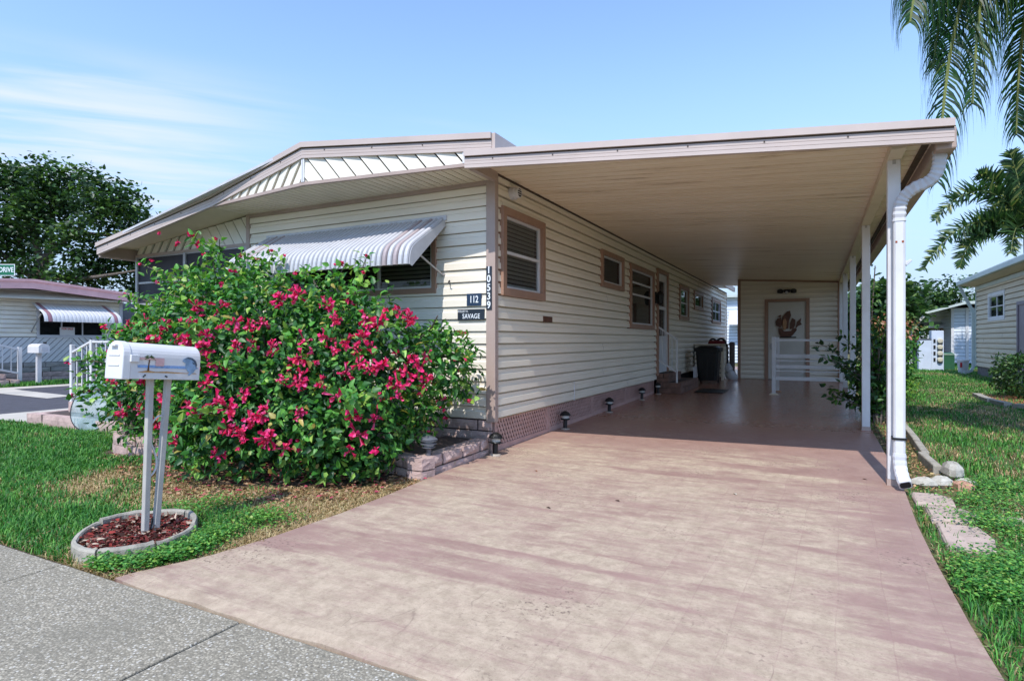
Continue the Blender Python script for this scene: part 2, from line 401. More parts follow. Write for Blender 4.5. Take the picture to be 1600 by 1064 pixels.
def driveway_mat():
    t = NT('worn pink driveway paint')
    s = t.sep()
    br = t.n.new('ShaderNodeTexBrick')
    br.inputs['Scale'].default_value = 1.0; br.inputs['Brick Width'].default_value = 0.195; br.inputs['Row Height'].default_value = 0.195
    br.inputs['Mortar Size'].default_value = 0.004; br.inputs['Mortar Smooth'].default_value = 0.8
    br.offset = 0.0; br.squash = 1.0
    br.inputs['Color1'].default_value = (0, 0, 0, 1); br.inputs['Color2'].default_value = (1, 1, 1, 1); br.inputs['Mortar'].default_value = (0.5, 0.5, 0.5, 1)
    wv = t.n.new('ShaderNodeVectorMath'); wv.operation = 'ADD'
    nz = t.n.new('ShaderNodeTexNoise'); nz.inputs['Scale'].default_value = 1.7; nz.inputs['Detail'].default_value = 4
    t.l.new(t.tc.outputs['Object'], nz.inputs['Vector'])
    sc = t.n.new('ShaderNodeVectorMath'); sc.operation = 'SCALE'; sc.inputs['Scale'].default_value = 0.05
    t.l.new(nz.outputs['Color'], sc.inputs[0]); t.l.new(t.mapping((1, 1, 1), (0, 0, R(2))), wv.inputs[0]); t.l.new(sc.outputs[0], wv.inputs[1])
    t.l.new(wv.outputs[0], br.inputs['Vector'])
    brv = t.n.new('ShaderNodeSeparateColor'); t.l.new(br.outputs['Color'], brv.inputs[0])
    line = br.outputs['Fac']
    n1 = t.noise(0.9, 6, 0.6, 0.2, t.mapping((0.8, 1.2, 1)))
    n2 = t.noise(5, 9, 0.72, 0.3, t.mapping((0.45, 1.5, 1), (0, 0, R(5))))
    n3 = t.noise(70, 5, 0.75)
    bands = t.noise(1.75, 4, 0.55, 0.15, t.mapping((0.10, 1.0, 1), (0, 0, R(3)), (0.6, 1.9, 0)))
    wear = t.math('ADD', t.math('MULTIPLY', t.math('SUBTRACT', n1, 0.5), 0.7), t.math('MULTIPLY', t.math('SUBTRACT', brv.outputs[0], 0.5), 0.12))
    wear = t.math('ADD', wear, t.math('MULTIPLY', t.math('SUBTRACT', n2, 0.5), 1.5))
    wear = t.math('ADD', wear, t.math('MULTIPLY', t.math('SUBTRACT', n3, 0.5), 0.8))
    # paint survives in bands across the drive, along the borders and under the roof
    bmask = t.ramp(bands, 0.56, 0.61, 0, 1)
    wear = t.math('SUBTRACT', wear, t.math('MULTIPLY', bmask, 0.30))
    wear = t.math('SUBTRACT', wear, t.math('MULTIPLY', line, 0.10))
    edge = t.math('ABSOLUTE', t.math('ADD', s[0], 1.35))
    wear = t.math('SUBTRACT', wear, t.ramp(edge, 1.30, 1.85, 0, 0.28))
    wear = t.math('SUBTRACT', wear, t.ramp(s[1], 5.6, 7.8, -0.10, 0.50))
    wear = t.math('ADD', wear, t.ramp(s[1], 3.6, 1.9, 0.0, 0.14))
    st = t.noise(24, 6, 0.7, 0.2, t.mapping((0.10, 1.0, 1), (0, 0, R(6))))
    wear = t.math('ADD', wear, t.math('MULTIPLY', t.math('SUBTRACT', st, 0.5), 0.6))
    w = t.ramp(wear, -0.30, 0.34)
    pink = t.mix(t.ramp(t.noise(3, 6, 0.65), 0.3, 0.7), lin(146, 116, 106), lin(163, 134, 122))
    old = t.ramp(s[1], 6.4, 9.5)
    pink = t.mix(t.math('MULTIPLY', old, 0.9), pink, lin(176, 126, 102))
    cream = t.mix(t.ramp(t.noise(11, 7, 0.75), 0.3, 0.7), lin(164, 146, 124), lin(194, 175, 151))
    c = t.mix(t.math('MULTIPLY', w, 0.95), pink, cream)
    c = t.mix(t.math('MULTIPLY', line, t.ramp(n2, 0.46, 0.66, 0.02, 0.22)), c, lin(136, 110, 102))
    c = t.mix(t.ramp(n3, 0.53, 0.72, 0, 0.50), c, lin(120, 97, 86))
    c = t.mix(t.ramp(t.noise(26, 6, 0.75), 0.52, 0.72, 0, 0.40), c, lin(136, 112, 100))
    fl = t.math('MULTIPLY', t.ramp(t.noise(9, 5, 0.6), 0.60, 0.64), t.math('MULTIPLY', t.ramp(s[1], 6.5, 7.5), t.ramp(s[0], -0.6, -2.2)))
    c = t.mix(t.math('MULTIPLY', fl, 0.8), c, lin(176, 156, 130))
    stn = t.ramp(t.noise(1.8, 7, 0.7, 0.4), 0.56, 0.76, 0, 0.35)
    c = t.mix(stn, c, lin(140, 118, 104))
    # mildew specks and hairline cracks
    sp = t.math('MULTIPLY', t.ramp(t.noise(46, 4, 0.65), 0.55, 0.64), t.ramp(t.noise(1.5, 5), 0.52, 0.66))
    c = t.mix(t.math('MULTIPLY', sp, 0.75), c, lin(92, 74, 64))
    c = t.mix(t.ramp(t.noise(120, 4, 0.8), 0.58, 0.70, 0, 0.45), c, lin(112, 90, 80))
    vo = t.n.new('ShaderNodeTexVoronoi'); vo.feature = 'DISTANCE_TO_EDGE'; vo.inputs['Scale'].default_value = 1.0
    wv2 = t.n.new('ShaderNodeVectorMath'); wv2.operation = 'ADD'
    sc2 = t.n.new('ShaderNodeVectorMath'); sc2.operation = 'SCALE'; sc2.inputs['Scale'].default_value = 0.35
    t.l.new(nz.outputs['Color'], sc2.inputs[0]); t.l.new(t.mapping((2.6, 0.55, 1)), wv2.inputs[0]); t.l.new(sc2.outputs[0], wv2.inputs[1])
    t.l.new(wv2.outputs[0], vo.inputs['Vector'])
    crk = t.math('MULTIPLY', t.ramp(vo.outputs['Distance'], 0.006, 0.0005), t.math('MULTIPLY', t.ramp(s[1], 2.9, 2.2), t.ramp(t.noise(4, 3), 0.45, 0.60)))
    c = t.mix(t.math('MULTIPLY', crk, 0.35), c, lin(96, 78, 70))
    t.put(t.b.inputs['Base Color'], c)
    gl = t.math('ADD', t.ramp(w, 0, 1, 0.0, 0.2), t.math('MULTIPLY', t.noise(14, 5), 0.25))
    t.put(t.b.inputs['Roughness'], t.math('ADD', gl, t.ramp(s[1], 6.5, 9.5, 0.52, 0.08)))
    t.bump(t.math('ADD', t.math('MULTIPLY', n3, 0.6), t.math('ADD', t.noise(240, 3), t.math('MULTIPLY', line, -0.5))), 0.22, 0.004)
    return t.m
def aggregate_mat():
    t = NT('exposed aggregate concrete')
    vo = t.n.new('ShaderNodeTexVoronoi'); vo.inputs['Scale'].default_value = 105
    t.l.new(t.tc.outputs['Object'], vo.inputs['Vector'])
    sp = t.n.new('ShaderNodeSeparateColor'); t.l.new(vo.outputs['Color'], sp.inputs[0])
    peb = t.mix(sp.outputs[0], lin(106, 100, 88), lin(188, 178, 158))
    peb = t.mix(t.ramp(sp.outputs[1], 0.86, 0.95), peb, lin(200, 194, 182))
    mor = t.ramp(vo.outputs['Distance'], 0.42, 0.62)
    c = t.mix(mor, peb, lin(132, 124, 108))
    c = t.mix(t.ramp(t.noise(1.6, 6, 0.65), 0.35, 0.72, 0.0, 0.6), c, lin(122, 116, 102))
    c = t.mix(t.ramp(t.noise(160, 3), 0.6, 0.75, 0, .6), c, lin(70, 66, 60))
    t.put(t.b.inputs['Base Color'], c); t.b.inputs['Roughness'].default_value = 0.85
    t.bump(t.math('SUBTRACT', 1.0, vo.outputs['Distance']), 0.35, 0.006)
    return t.m
def lawn_mat():
    t = NT('lawn thatch and soil')
    n = t.noise(0.9, 6, 0.6); n2 = t.noise(24, 5, 0.7)
    a = t.mix(t.ramp(n2, 0.3, 0.7), lin(58, 66, 34), lin(92, 96, 50))
    b = t.mix(t.ramp(n2, 0.3, 0.7), lin(112, 92, 64), lin(164, 142, 104))
    t.put(t.b.inputs['Base Color'], t.mix(t.ramp(n, 0.48, 0.66, 0.1, 0.8), a, b))
    t.b.inputs['Roughness'].default_value = 0.95; t.bump(n2, 0.8, 0.02)
    return t.m
def ceiling_mat():
    t = NT('stained carport ceiling')
    n = t.noise(2.2, 8, 0.7, 0.5, t.mapping((0.25, 2.2, 1))); n2 = t.noise(0.6, 5, 0.6)
    c = t.mix(t.ramp(n, 0.3, 0.75), lin(244, 230, 208), lin(230, 212, 184))
    c = t.mix(t.math('MULTIPLY', t.ramp(n, 0.52, 0.72), t.ramp(n2, 0.4, 0.65)), c, lin(150, 124, 98))
    t.put(t.b.inputs['Base Color'], c); t.b.inputs['Roughness'].default_value = 0.42
    return t.m
m_drive, m_aggr, m_lawn, m_ceil = driveway_mat(), aggregate_mat(), lawn_mat(), ceiling_mat()

def floor_z(y): return max(0.0, 0.0105 * (y - 5.48))

# ================================================================== SETTING: ground, walk, drive
g = MB()
for (x0, x1, y0, y1) in [(-500, 500, -300, 700)]:
    g.sheet([(x0, y0, -0.03), (x1, y0, -0.03), (x1, y1, -0.03), (x0, y1, -0.03)])
tag(g.build('lawn', m_lawn), kind='structure')

sw = tag(MB().sheet([(-11.9, -1.4, -0.024), (12, -1.4, -0.024), (12, 1.735, -0.024), (-11.9, 1.735, -0.024)]).build('sidewalk', m_soil), kind='structure')
for k in range(-6, 9):
    x0 = -2.19 + 1.41 * k
    mb = MB()
    mb.box(x0 + 0.006, x0 + 1.404, 0.1, 1.70 + rng.uniform(-.006, .006), -0.02, -0.004 + rng.uniform(0, .003)); mb.build('slab', m_aggr, sw, bevel=0.006)
    MB().box(x0 + 0.006, x0 + 1.404, -1.35, 0.088, -0.02, -0.004 + rng.uniform(0, .003)).build('slab', m_aggr, sw, bevel=0.006)

# driveway: one painted slab that climbs gently under the carport
def lerp_tab(tab, y):
    for (a, b), (c, d) in zip(tab, tab[1:]):
        if a <= y <= c: return b + (d - b) * (y - a) / (c - a)
    return tab[-1][1] if y > tab[-1][0] else tab[0][1]
LEFT = [(1.72, -3.16), (1.9, -3.09), (2.15, -3.0), (2.5, -2.95), (3.1, -2.93), (3.6, -2.955), (4.0, -2.985), (4.6, -3.03), (5.4, -3.06), (5.6, -3.08), (24, -3.08)]
RIGHT = [(1.72, 0.62), (3.0, 0.575), (4.4, 0.572), (5.4, 0.615), (5.9, 0.635), (24, 0.64)]
ys = [1.72, 1.8, 1.9, 2.0, 2.15, 2.3, 2.5, 2.8, 3.1, 3.6, 4, 4.6, 5.0, 5.48, 5.9, 6.5, 8, 10, 12, 14, 16, 18, 21, 24]
mb = MB(); n = len(ys)
top = []
for i, y in enumerate(ys):
    l, r = lerp_tab(LEFT, y), lerp_tab(RIGHT, y)
    j = 0.012 if i == 0 else 0.0
    top.append([(l + (r - l) * t, y + (rng.uniform(-j, j)), floor_z(y) + (0.004 if y > 1.75 else -0.002)) for t in np.linspace(0, 1, 25)])
o = 0
mb.ring_sweep(top, closed=False)
for side in (0, -1):
    mb.ring_sweep([[r[side], (r[side][0], r[side][1], -0.1)] for r in top], closed=False)
mb.ring_sweep([[p, (p[0], p[1], -0.1)] for p in top[0]], closed=False)
tag(mb.build('driveway', m_drive), kind='structure')

# side street seen past the porch, its gutter and the pale walk in front of it
def gpoly(name, pts, z, mat):
    return tag(MB().sheet([(x, y, z) for x, y in pts]).build(name, mat), kind='structure')
gpoly('street', [(-17.85, -40), (-11.95, -40), (-11.95, 40), (-17.85, 40)], -0.02, m_asph)
gpoly('gutter', [(-18.6, -40), (-17.85, -40), (-17.85, 40), (-18.6, 40)], -0.016, m_walk)
gpoly('crossing_strip', [(-17.84, 6.75), (-17.84, 7.35), (-17.18, 7.25), (-14.5, 7.04), (-14.32, 6.48), (-16.59, 6.58)], -0.012, m_walk)
gpoly('front_walk', [(-11.95, 4.25), (-11.2, 4.42), (-9.4, 4.5), (-9.3, 5.4), (-11.0, 6.2), (-11.95, 8)], -0.014, m_walk)

# ================================================================== MOBILE HOME
PROF = [(0, -.022), (.070, -.022), (.0705, .020), (.60, .017), (.70, .004), (1.0, .003)]
PROF_DEEP = [(0, -.040), (.155, -.040), (.1555, .020), (.62, .017), (.72, .004), (1.0, .003)]
def prof(t):
    for (a, b), (c, d) in zip(PROF, PROF[1:]):
        if a <= t <= c: return b + (d - b) * (t - a) / (c - a)
    return PROF[-1][1]
def siding(parent, mp, a0, a1, z0, z1, nb, openings, mat, bis=None, name='siding_board', deep=False):
    global PROF
    keep, PROF = PROF, (PROF_DEEP if deep else PROF)
    hgt = (z1 - z0) / nb
    for i in range(nb):
        zl, zh = z0 + i * hgt, z0 + (i + 1) * hgt
        ps = [(a0, a1, zl, zh)]
        if a1 - a0 > 5 and deep:      # vinyl lengths overlap every few metres
            cuts = [a0] + [q for q in np.arange(a0 + 1.1 + 1.3 * ((i * 7) % 3) + rng.uniform(-.2, .2), a1 - .5, 3.66)] + [a1]
            ps = [(p, q, zl, zh) for p, q in zip(cuts, cuts[1:])]
        for (b0, b1, c0, c1) in openings:
            nx = []
            for (p0, p1, q0, q1) in ps:
                if b1 <= p0 or b0 >= p1 or c1 <= q0 or c0 >= q1: nx.append((p0, p1, q0, q1)); continue
                if b0 > p0: nx.append((p0, b0, q0, q1))
                if b1 < p1: nx.append((b1, p1, q0, q1))
                if c0 > q0: nx.append((max(p0, b0), min(p1, b1), q0, c0))
                if c1 < q1: nx.append((max(p0, b0), min(p1, b1), c1, q1))
            ps = nx
        if not ps: continue
        dz = rng.uniform(-.0008, .0008)
        for (p0, p1, q0, q1) in ps:
            mb = MB()
            zs = [q0] + [zl + t * hgt for t, _ in PROF if q0 + 1e-4 < zl + t * hgt < q1 - 1e-4] + [q1]
            dz = rng.uniform(-.0016, .0016); wz = rng.uniform(-.0012, .0012)
            rows = [[mp(p0, prof((z - zl) / hgt) + dz, z), mp(p1, prof((z - zl) / hgt) + dz + wz, z)] for z in zs]
            rows = [[mp(p0, -.01, q0), mp(p1, -.01, q0)]] + rows
            mb.ring_sweep(rows, closed=False)
            mb.build(name, mat, parent, bisect=bis, recalc=bis is not None)
    PROF = keep
def frame_ring(mb, mp, a0, a1, z0, z1, tw, o0, o1):
    sec = [(0, o0), (0, o1), (tw, o1), (tw, o0)]
    rings = [[mp(a0 + t if sx else a1 - t, o, z0 + t if sz else z1 - t) for t, o in sec] for sx, sz in ((1, 1), (0, 1), (0, 0), (1, 0), (1, 1))]
    return mb.ring_sweep(rings[:4] + [rings[0]], caps=False)
def window(parent, mp, a0, a1, z0, z1, tw=.06, cols=1, rows=2, mt=None, mf=None, blind=True, proud=.032, split=None, name='window', inset=.0):
    mt = mt or m_trimd; mf = mf or m_white
    wo = frame_ring(MB(), mp, a0, a1, z0, z1, tw, -.03, proud).build(name, mt, parent, bevel=.004)
    i0, i1, j0, j1 = a0 + tw, a1 - tw, z0 + tw, z1 - tw
    fw = .026; frame_ring(MB(), mp, i0, i1, j0, j1, fw, -.028, .010).build('sash', mf, wo)
    cx = [i0 + fw + (i1 - i0 - 2 * fw) * k / cols for k in range(cols + 1)]
    sp = split or [k / rows for k in range(rows + 1)]
    cz = [j0 + fw + (j1 - j0 - 2 * fw) * k for k in sp]
    for c in cx[1:-1]: MB().mbox(mp, c - .014, c + .014, -.026, .008, j0 + fw, j1 - fw).build('mullion', mf, wo)
    for c in cz[1:-1]: MB().mbox(mp, i0 + fw, i1 - fw, -.026, .007, c - .016, c + .016).build('glazing_bar', mf, wo)
    for c0, c1 in zip(cx, cx[1:]):
        for d0, d1 in zip(cz, cz[1:]):
            MB().mbox(mp, c0, c1, -.016, -.012, d0, d1).build('pane', m_glass, wo)
    if blind:
        bl = MB(); z = j0 + .03
        while z < j1 - .02:
            bl._add([mp(i0 + .01, -.036, z), mp(i1 - .01, -.036, z), mp(i1 - .01, -.026, z + .033), mp(i0 + .01, -.026, z + .033)], [(0, 1, 2, 3)])
            z += .048
        tag(bl.build('blind', m_blind, wo), kind='stuff')
    return wo
def normals2(line):
    out = []
    for i in range(len(line)):
        a = Vector(line[max(0, i - 1)][:2]); b = Vector(line[min(len(line) - 1, i + 1)][:2]); d = (b - a).normalized()
        out.append(Vector((d.y, -d.x, 0)))
    return out
def band(mb, line, h0, h1, o0, o1):
    N = normals2(line); P = [Vector(p) for p in line]; U = Vector((0, 0, 1))
    rings = [[P[i] + N[i] * o0 + U * h0, P[i] + N[i] * o1 + U * h0, P[i] + N[i] * o1 + U * h1, P[i] + N[i] * o0 + U * h1] for i in range(len(line))]
    return mb.ring_sweep(rings)
def fascia(parent, line, H, mat=None, name='fascia'):
    mat = mat or m_fascia
    mb = MB()
    lower = H * .58
    band(mb, line, 0, lower * .32, 0, .030); band(mb, line, lower * .35, lower * .64, 0, .030); band(mb, line, lower * .67, lower, 0, .030)
    band(mb, line, 0.002, H - .002, -.02, .024)
    band(mb, line, H * .66, H, 0, .052)
    f = mb.build(name, mat, parent)
    sm = MB(); band(sm, line, lower, H * .66, 0, .027); sm.build('seam', m_seam, f)
    sc = MB(); tot = 0
    for a, b in zip(line, line[1:]):
        a, b = Vector(a), Vector(b); L = (b - a).length; nn = normals2([a, b])[0]
        for k in range(int(L / .6)):
            p = a + (b - a) * ((k + .5) / (L / .6)) + nn * .031 + Vector((0, 0, lower * .82))
            t = (b - a).normalized() * .006
            sc.hexa([p - t - Vector((0, 0, .006)), p + t - Vector((0, 0, .006)), p + t - Vector((0, 0, .006)) + nn * .004, p - t - Vector((0, 0, .006)) + nn * .004,
                     p - t + Vector((0, 0, .006)), p + t + Vector((0, 0, .006)), p + t + Vector((0, 0, .006)) + nn * .004, p - t + Vector((0, 0, .006)) + nn * .004])
    if sc.v: tag(sc.build('screws', m_seam, f), kind='stuff')
    return f

WX, WY = -3.05, 5.48
mpF = lambda a, o, z: (a, WY - o, z)
mpS = lambda a, o, z: (WX + o, a, z)
home = thing('mobile_home', 'cream sided mobile home with mauve trim, pointed gable overhang and screened porch', 'mobile home', (-6.2, 5.48, 0))
# dark interior core behind boards and glass
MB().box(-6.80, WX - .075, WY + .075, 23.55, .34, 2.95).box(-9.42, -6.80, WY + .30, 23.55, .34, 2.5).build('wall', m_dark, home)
Z0, ZS = .352, 2.907
FW = (-6.20, -3.78, 1.73, 2.50)
siding(home, mpF, -6.83, -3.13, Z0, ZS - .004, 19, [(FW[0] + .03, FW[1] - .03, FW[2] + .03, FW[3] - .03)], m_cream)
side_win = [(5.60, 6.72, 1.69, 2.66, .075), (8.93, 10.14, 2.06, 2.65, .07), (10.54, 12.33, 1.42, 2.62, .075), (14.9, 16.1, 1.72, 2.60, .07), (16.86, 18.28, 2.07, 2.60, .07), (20.0, 21.95, 1.76, 2.60, .07)]
DOOR = (12.56, 13.58, .50, 2.74)
ops = [(a + .03, b - .03, c + .03, d - .03) for a, b, c, d, _ in side_win] + [(DOOR[0] + .02, DOOR[1] - .02, 0, DOOR[3] - .02)]
siding(home, mpS, 5.53, 23.6, Z0, Z0 + 20 * .1333, 20, ops, m_cream, deep=True)
window(home, mpF, *FW, tw=.06, cols=3, rows=1)
window(home, mpS, *side_win[0][:4], tw=.085, cols=1, rows=2, proud=.05)
window(home, mpS, *side_win[1][:4], tw=.08, cols=1, rows=1, blind=False, proud=.045)
window(home, mpS, *side_win[2][:4], tw=.09, cols=1, rows=3, split=[0, .55, .78, 1], blind=False, proud=.045)
window(home, mpS, *side_win[3][:4], tw=.1, cols=1, rows=2, blind=False, proud=.045)
window(home, mpS, *side_win[4][:4], tw=.1, cols=1, rows=1, blind=False, proud=.045)
window(home, mpS, *side_win[5][:4], tw=.1, cols=2, rows=2, blind=False, proud=.045)
# side door
d0, d1, dz0, dz1 = DOOR
dt = MB(); dt.mbox(mpS, d0, d0 + .07, -.03, .06, dz0 - .05, dz1).mbox(mpS, d1 - .07, d1, -.03, .06, dz0 - .05, dz1).mbox(mpS, d0 + .07, d1 - .07, -.03, .059, dz1 - .08, dz1)
dt.each('door_frame', m_trimd, home, bevel=.004)
dl = MB(); s0, s1 = d0 + .072, d1 - .072
dl.mbox(mpS, s0, s1, -.025, .02, dz0, 1.30).mbox(mpS, s0, s0 + .12, -.025, .02, 1.30, dz1 - .085).mbox(mpS, s1 - .12, s1, -.025, .02, 1.30, dz1 - .085)
dl.mbox(mpS, s0 + .12, s1 - .12, -.025, .02, 2.50, dz1 - .085).mbox(mpS, s0 + .12, s1 - .12, -.025, .019, 1.88, 1.95)
dl.mbox(mpS, s0 + .1, s1 - .1, .02, .028, .62, 1.2)
door = dl.build('door', m_white, home, bevel=.004)
MB().mbox(mpS, s0 + .12, s1 - .12, -.01, -.004, 1.30, 1.88).build('pane', m_glass, door)
MB().mbox(mpS, s0 + .12, s1 - .12, -.01, -.004, 1.95, 2.50).build('pane', m_glass, door)
MB().tube([mpS(s0 + .06, .02, 1.45), mpS(s0 + .06, .07, 1.45), mpS(s0 + .06, .07, 1.33), mpS(s0 + .06, .02, 1.33)], .009, 6).build('handle', m_alu, door)
# corner and edge trims
def tr(*b): return MB().box(*b).each('corner_trim', m_trim, home, bevel=.006)
tr(-3.135, -3.024, 5.454, 5.476, .33, 2.99); tr(-3.05, -3.026, 5.4765, 5.535, .33, 2.99)
tr(-6.90, -6.83, 5.452, 5.52, .1, 2.905); tr(-3.06, -3.03, 23.56, 23.64, .33, 3.0)
MB().mbox(mpF, -6.83, -3.135, 0, .022, ZS - .045, ZS).build('top_trim', m_trim, home)
MB().mbox(mpS, 5.535, 23.56, 0, .03, 2.962, 2.999).build('top_trim', m_seam, home)
# soffit of the prow: one board after the other, each cut to the pointed edge
PR = [(-6.86, 4.95), (-5.01, 4.71), (-3.06, 4.94)]
def prow_y(x):
    return PR[0][1] + (PR[1][1] - PR[0][1]) * (x - PR[0][0]) / (PR[1][0] - PR[0][0]) if x < PR[1][0] else PR[1][1] + (PR[2][1] - PR[1][1]) * (x - PR[1][0]) / (PR[2][0] - PR[1][0])
x = -6.855
while x < -3.07:
    x1 = min(x + .1, -3.06)
    mb = MB(); a, b = x + .006, x1 - .006
    mb.hexa([(a, prow_y(a) + .01, ZS), (b, prow_y(b) + .01, ZS), (b, WY - .005, ZS), (a, WY - .005, ZS), (a, prow_y(a) + .01, ZS + .012), (b, prow_y(b) + .01, ZS + .012), (b, WY - .005, ZS + .012), (a, WY - .005, ZS + .012)])
    mb.build('soffit_board', m_soffit, home)
    x = x1
MB().prism([(-6.86, 4.97, ZS + .013), (-5.01, 4.73, ZS + .013), (-3.06, 4.96, ZS + .013), (-3.06, 5.48, ZS + .013), (-6.86, 5.48, ZS + .013)], (0, 0, .006)).build('soffit_backing', m_seam, home)
# fascia and gable
TIP, APX, RGT = Vector((-9.57, 5.0, 2.485)), Vector((-5.01, 4.70, 3.196)), Vector((-2.78, 4.965, 3.025))
FLINE = [TIP, Vector((-6.86, 4.94, 2.908)), APX, RGT]
fz = lambda x: (TIP.z + (APX.z - TIP.z) * (x - TIP.x) / (APX.x - TIP.x)) if x < APX.x else (APX.z + (RGT.z - APX.z) * (x - APX.x) / (RGT.x - APX.x))
fascia(home, [tuple(p) for p in FLINE], .172)
def chevrons(parent, poly, base, dirn, lean, step, mp2, name='diagonal_board', gap=.009):
    """poly in (s,z); boards lean by 'lean' (ds/dz); mp2(s, o, z) -> world"""
    smin = min(p[0] for p in poly) - 1.2; smax = max(p[0] for p in poly) + 1.2
    s = smin
    while s < smax:
        # board: s <= S - lean*(z-zb) < s+step
        q = clip_poly(poly, 1, -lean, s + step - gap - lean * base)
        q = clip_poly(q, -1, lean, -(s + gap - lean * base)) if len(q) > 2 else []
        if len(q) > 2:
            w = lambda p: ((p[0] - lean * (p[1] - base)) - s) / step
            off = lambda p: .006 + .020 * (w(p) if dirn > 0 else 1 - w(p))
            mb = MB(); k = len(q)
            front = [mp2(p[0], off(p), p[1]) for p in q]; back = [mp2(p[0], -.004, p[1]) for p in q]
            mb._add(front + back, [tuple(range(k))] + [(i, (i + 1) % k, k + (i + 1) % k, k + i) for i in range(k)])
            mb.build(name, m_creamd, parent)
        s += step
def mp_line(A, B):
    A, B = Vector(A), Vector(B); d = (B - A).normalized(); nn = Vector((d.y, -d.x))
    return (lambda s, o, z: (A.x + d.x * s + nn.x * o, A.y + d.y * s + nn.y * o, z)), (B - A).length
mL, LL = mp_line(PR[0], PR[1]); mR, LR = mp_line(PR[1], PR[2])
chevrons(home, [(0.02, ZS + .03), (LL - .02, ZS + .03), (LL - .02, 3.2), (0.02, 2.925)], ZS, 1, .75, .175, mL, gap=.012)
chevrons(home, [(0.02, ZS + .03), (LR - .02, ZS + .03), (LR - .02, 3.06), (0.02, 3.2)], ZS, -1, -.85, .21, mR, gap=.012)
mb = MB(); band(mb, [(-6.88, 4.952, ZS - .004), (-5.01, 4.71, ZS - .004), (-3.05, 4.94, ZS - .004)], 0, .034, -.02, .026)
mb.build('gable_edge_trim', m_trim, home)
MB().mbox(mL, LL - .02, LL, -.02, .03, ZS + .03, 3.2).mbox(mR, 0, .02, -.02, .031, ZS + .03, 3.2).mbox(mR, LR - .03, LR, -.02, .03, ZS + .03, 3.06).mbox(mL, -.02, .02, -.02, .03, ZS - .003, 2.93).each('gable_post_trim', m_white, home)
MB().prism([(-6.86, 4.975, ZS + .02), (-5.01, 4.735, ZS + .02), (-5.01, 4.735, 3.25), (-6.86, 4.975, 2.97)], (0, .01, 0)).prism([(-5.01, 4.735, ZS + .02), (-3.06, 4.965, ZS + .02), (-3.06, 4.965, 3.1), (-5.01, 4.735, 3.25)], (0, .01, 0)).each('gable_backing', m_seam, home)
MB().hexa([(-6.875, 4.96, ZS), (-6.862, 4.96, ZS), (-6.862, 5.48, ZS), (-6.875, 5.48, ZS), (-6.875, 4.96, 2.97), (-6.862, 4.96, 2.97), (-6.862, 5.48, 2.97), (-6.875, 5.48, 2.97)]).build('gable_return', m_creamd, home)
# roof sheets
rf = MB()
zt = .165
rf.hexa([(TIP.x, TIP.y - .02, TIP.z + zt - .03), (APX.x, APX.y - .02, APX.z + zt - .03), (APX.x, 23.7, APX.z + zt - .03), (TIP.x, 23.7, TIP.z + zt - .03), (TIP.x, TIP.y - .02, TIP.z + zt), (APX.x, APX.y - .02, APX.z + zt), (APX.x, 23.7, APX.z + zt), (TIP.x, 23.7, TIP.z + zt)])
rf.hexa([(APX.x, APX.y - .02, APX.z + zt - .03), (RGT.x, RGT.y - .02, RGT.z + zt - .03), (RGT.x, 23.7, RGT.z + zt - .03), (APX.x, 23.7, APX.z + zt - .03), (APX.x, APX.y - .02, APX.z + zt), (RGT.x, RGT.y - .02, RGT.z + zt), (RGT.x, 23.7, RGT.z + zt), (APX.x, 23.7, APX.z + zt)])
rf.build('roof', m_whitew, home)
MB().box(-2.81, -2.742, 4.945, 23.7, RGT.z + .012, RGT.z + .1705).build('side_fascia', m_fascia, home)
# sloped porch ceiling and eave return on the left
MB().hexa([(-9.54, 5.0, 2.60), (-6.86, 4.93, 2.955), (-6.86, 5.60, 2.925), (-9.54, 5.60, 2.63), (-9.54, 5.0, 2.615), (-6.86, 4.93, 2.97), (-6.86, 5.60, 2.94), (-9.54, 5.60, 2.645)]).build('porch_ceiling', m_soffit, home)
ev = MB(); ev.box(-9.57, -9.535, 5.0, 12.0, 2.47, 2.64); ev.build('eave_fascia', m_trim, home)
MB().box(-9.62, -9.571, 5.02, 12.0, 2.45, 2.57).build('eave_gutter', m_fascia, home, bevel=.01)
# screened porch front
pz0, pz1 = .62, 2.50
cz = lambda X: 2.63 + .104 * (X + 9.48)
PXa, PXb = -9.46, -6.90; PXm = -7.86
mpP = lambda s, o, z: (s, WY + .03 - o, z)
chevrons(home, [(PXa, pz1 + .03), (PXm, pz1 + .03), (PXm, cz(PXm)), (PXa, cz(PXa))], pz1, 1, .7, .19, mpP, gap=.016)
chevrons(home, [(PXm, pz1 + .03), (PXb, pz1 + .03), (PXb, cz(PXb)), (PXm, cz(PXm))], pz1, -1, -.7, .19, mpP, gap=.016)
MB().box(PXa, PXb, WY + .036, WY + .05, pz1, 2.93).build('porch_backing', m_seam, home)
MB().box(PXa, PXb, WY - .01, WY + .03, pz1 - .01, pz1 + .03).build('porch_header', m_trim, home)
pf = MB()
for xx in (PXa, -8.28, -7.55, PXb - .05): pf.box(xx, xx + .055, WY - .012, WY + .04, .3, pz1 - .01)
fr = pf.each('porch_post', m_alu, home)
for xa, xb in ((PXa + .055, -8.28), (-8.225, -7.55), (-7.495, PXb - .05)):
    for za, zb in ((.62, 1.22), (1.25, 1.745), (1.775, 2.075), (2.105, 2.47)):
        MB().box(xa, xb, WY + .012, WY + .016, za, zb).build('screen', m_screen, fr)
    rl = MB()
    for z in (1.22, 1.745, 2.075, 2.47): rl.box(xa, xb, WY, WY + .03, z, z + .03)
    rl.each('rail', m_alu, fr)
MB().box(PXa, PXb, WY, WY + .05, .0, .62).build('kick_wall', m_cream, home)
MB().box(-9.47, -9.42, WY + .05, 9.0, 0, 2.6).build('porch_side', m_screen, home)

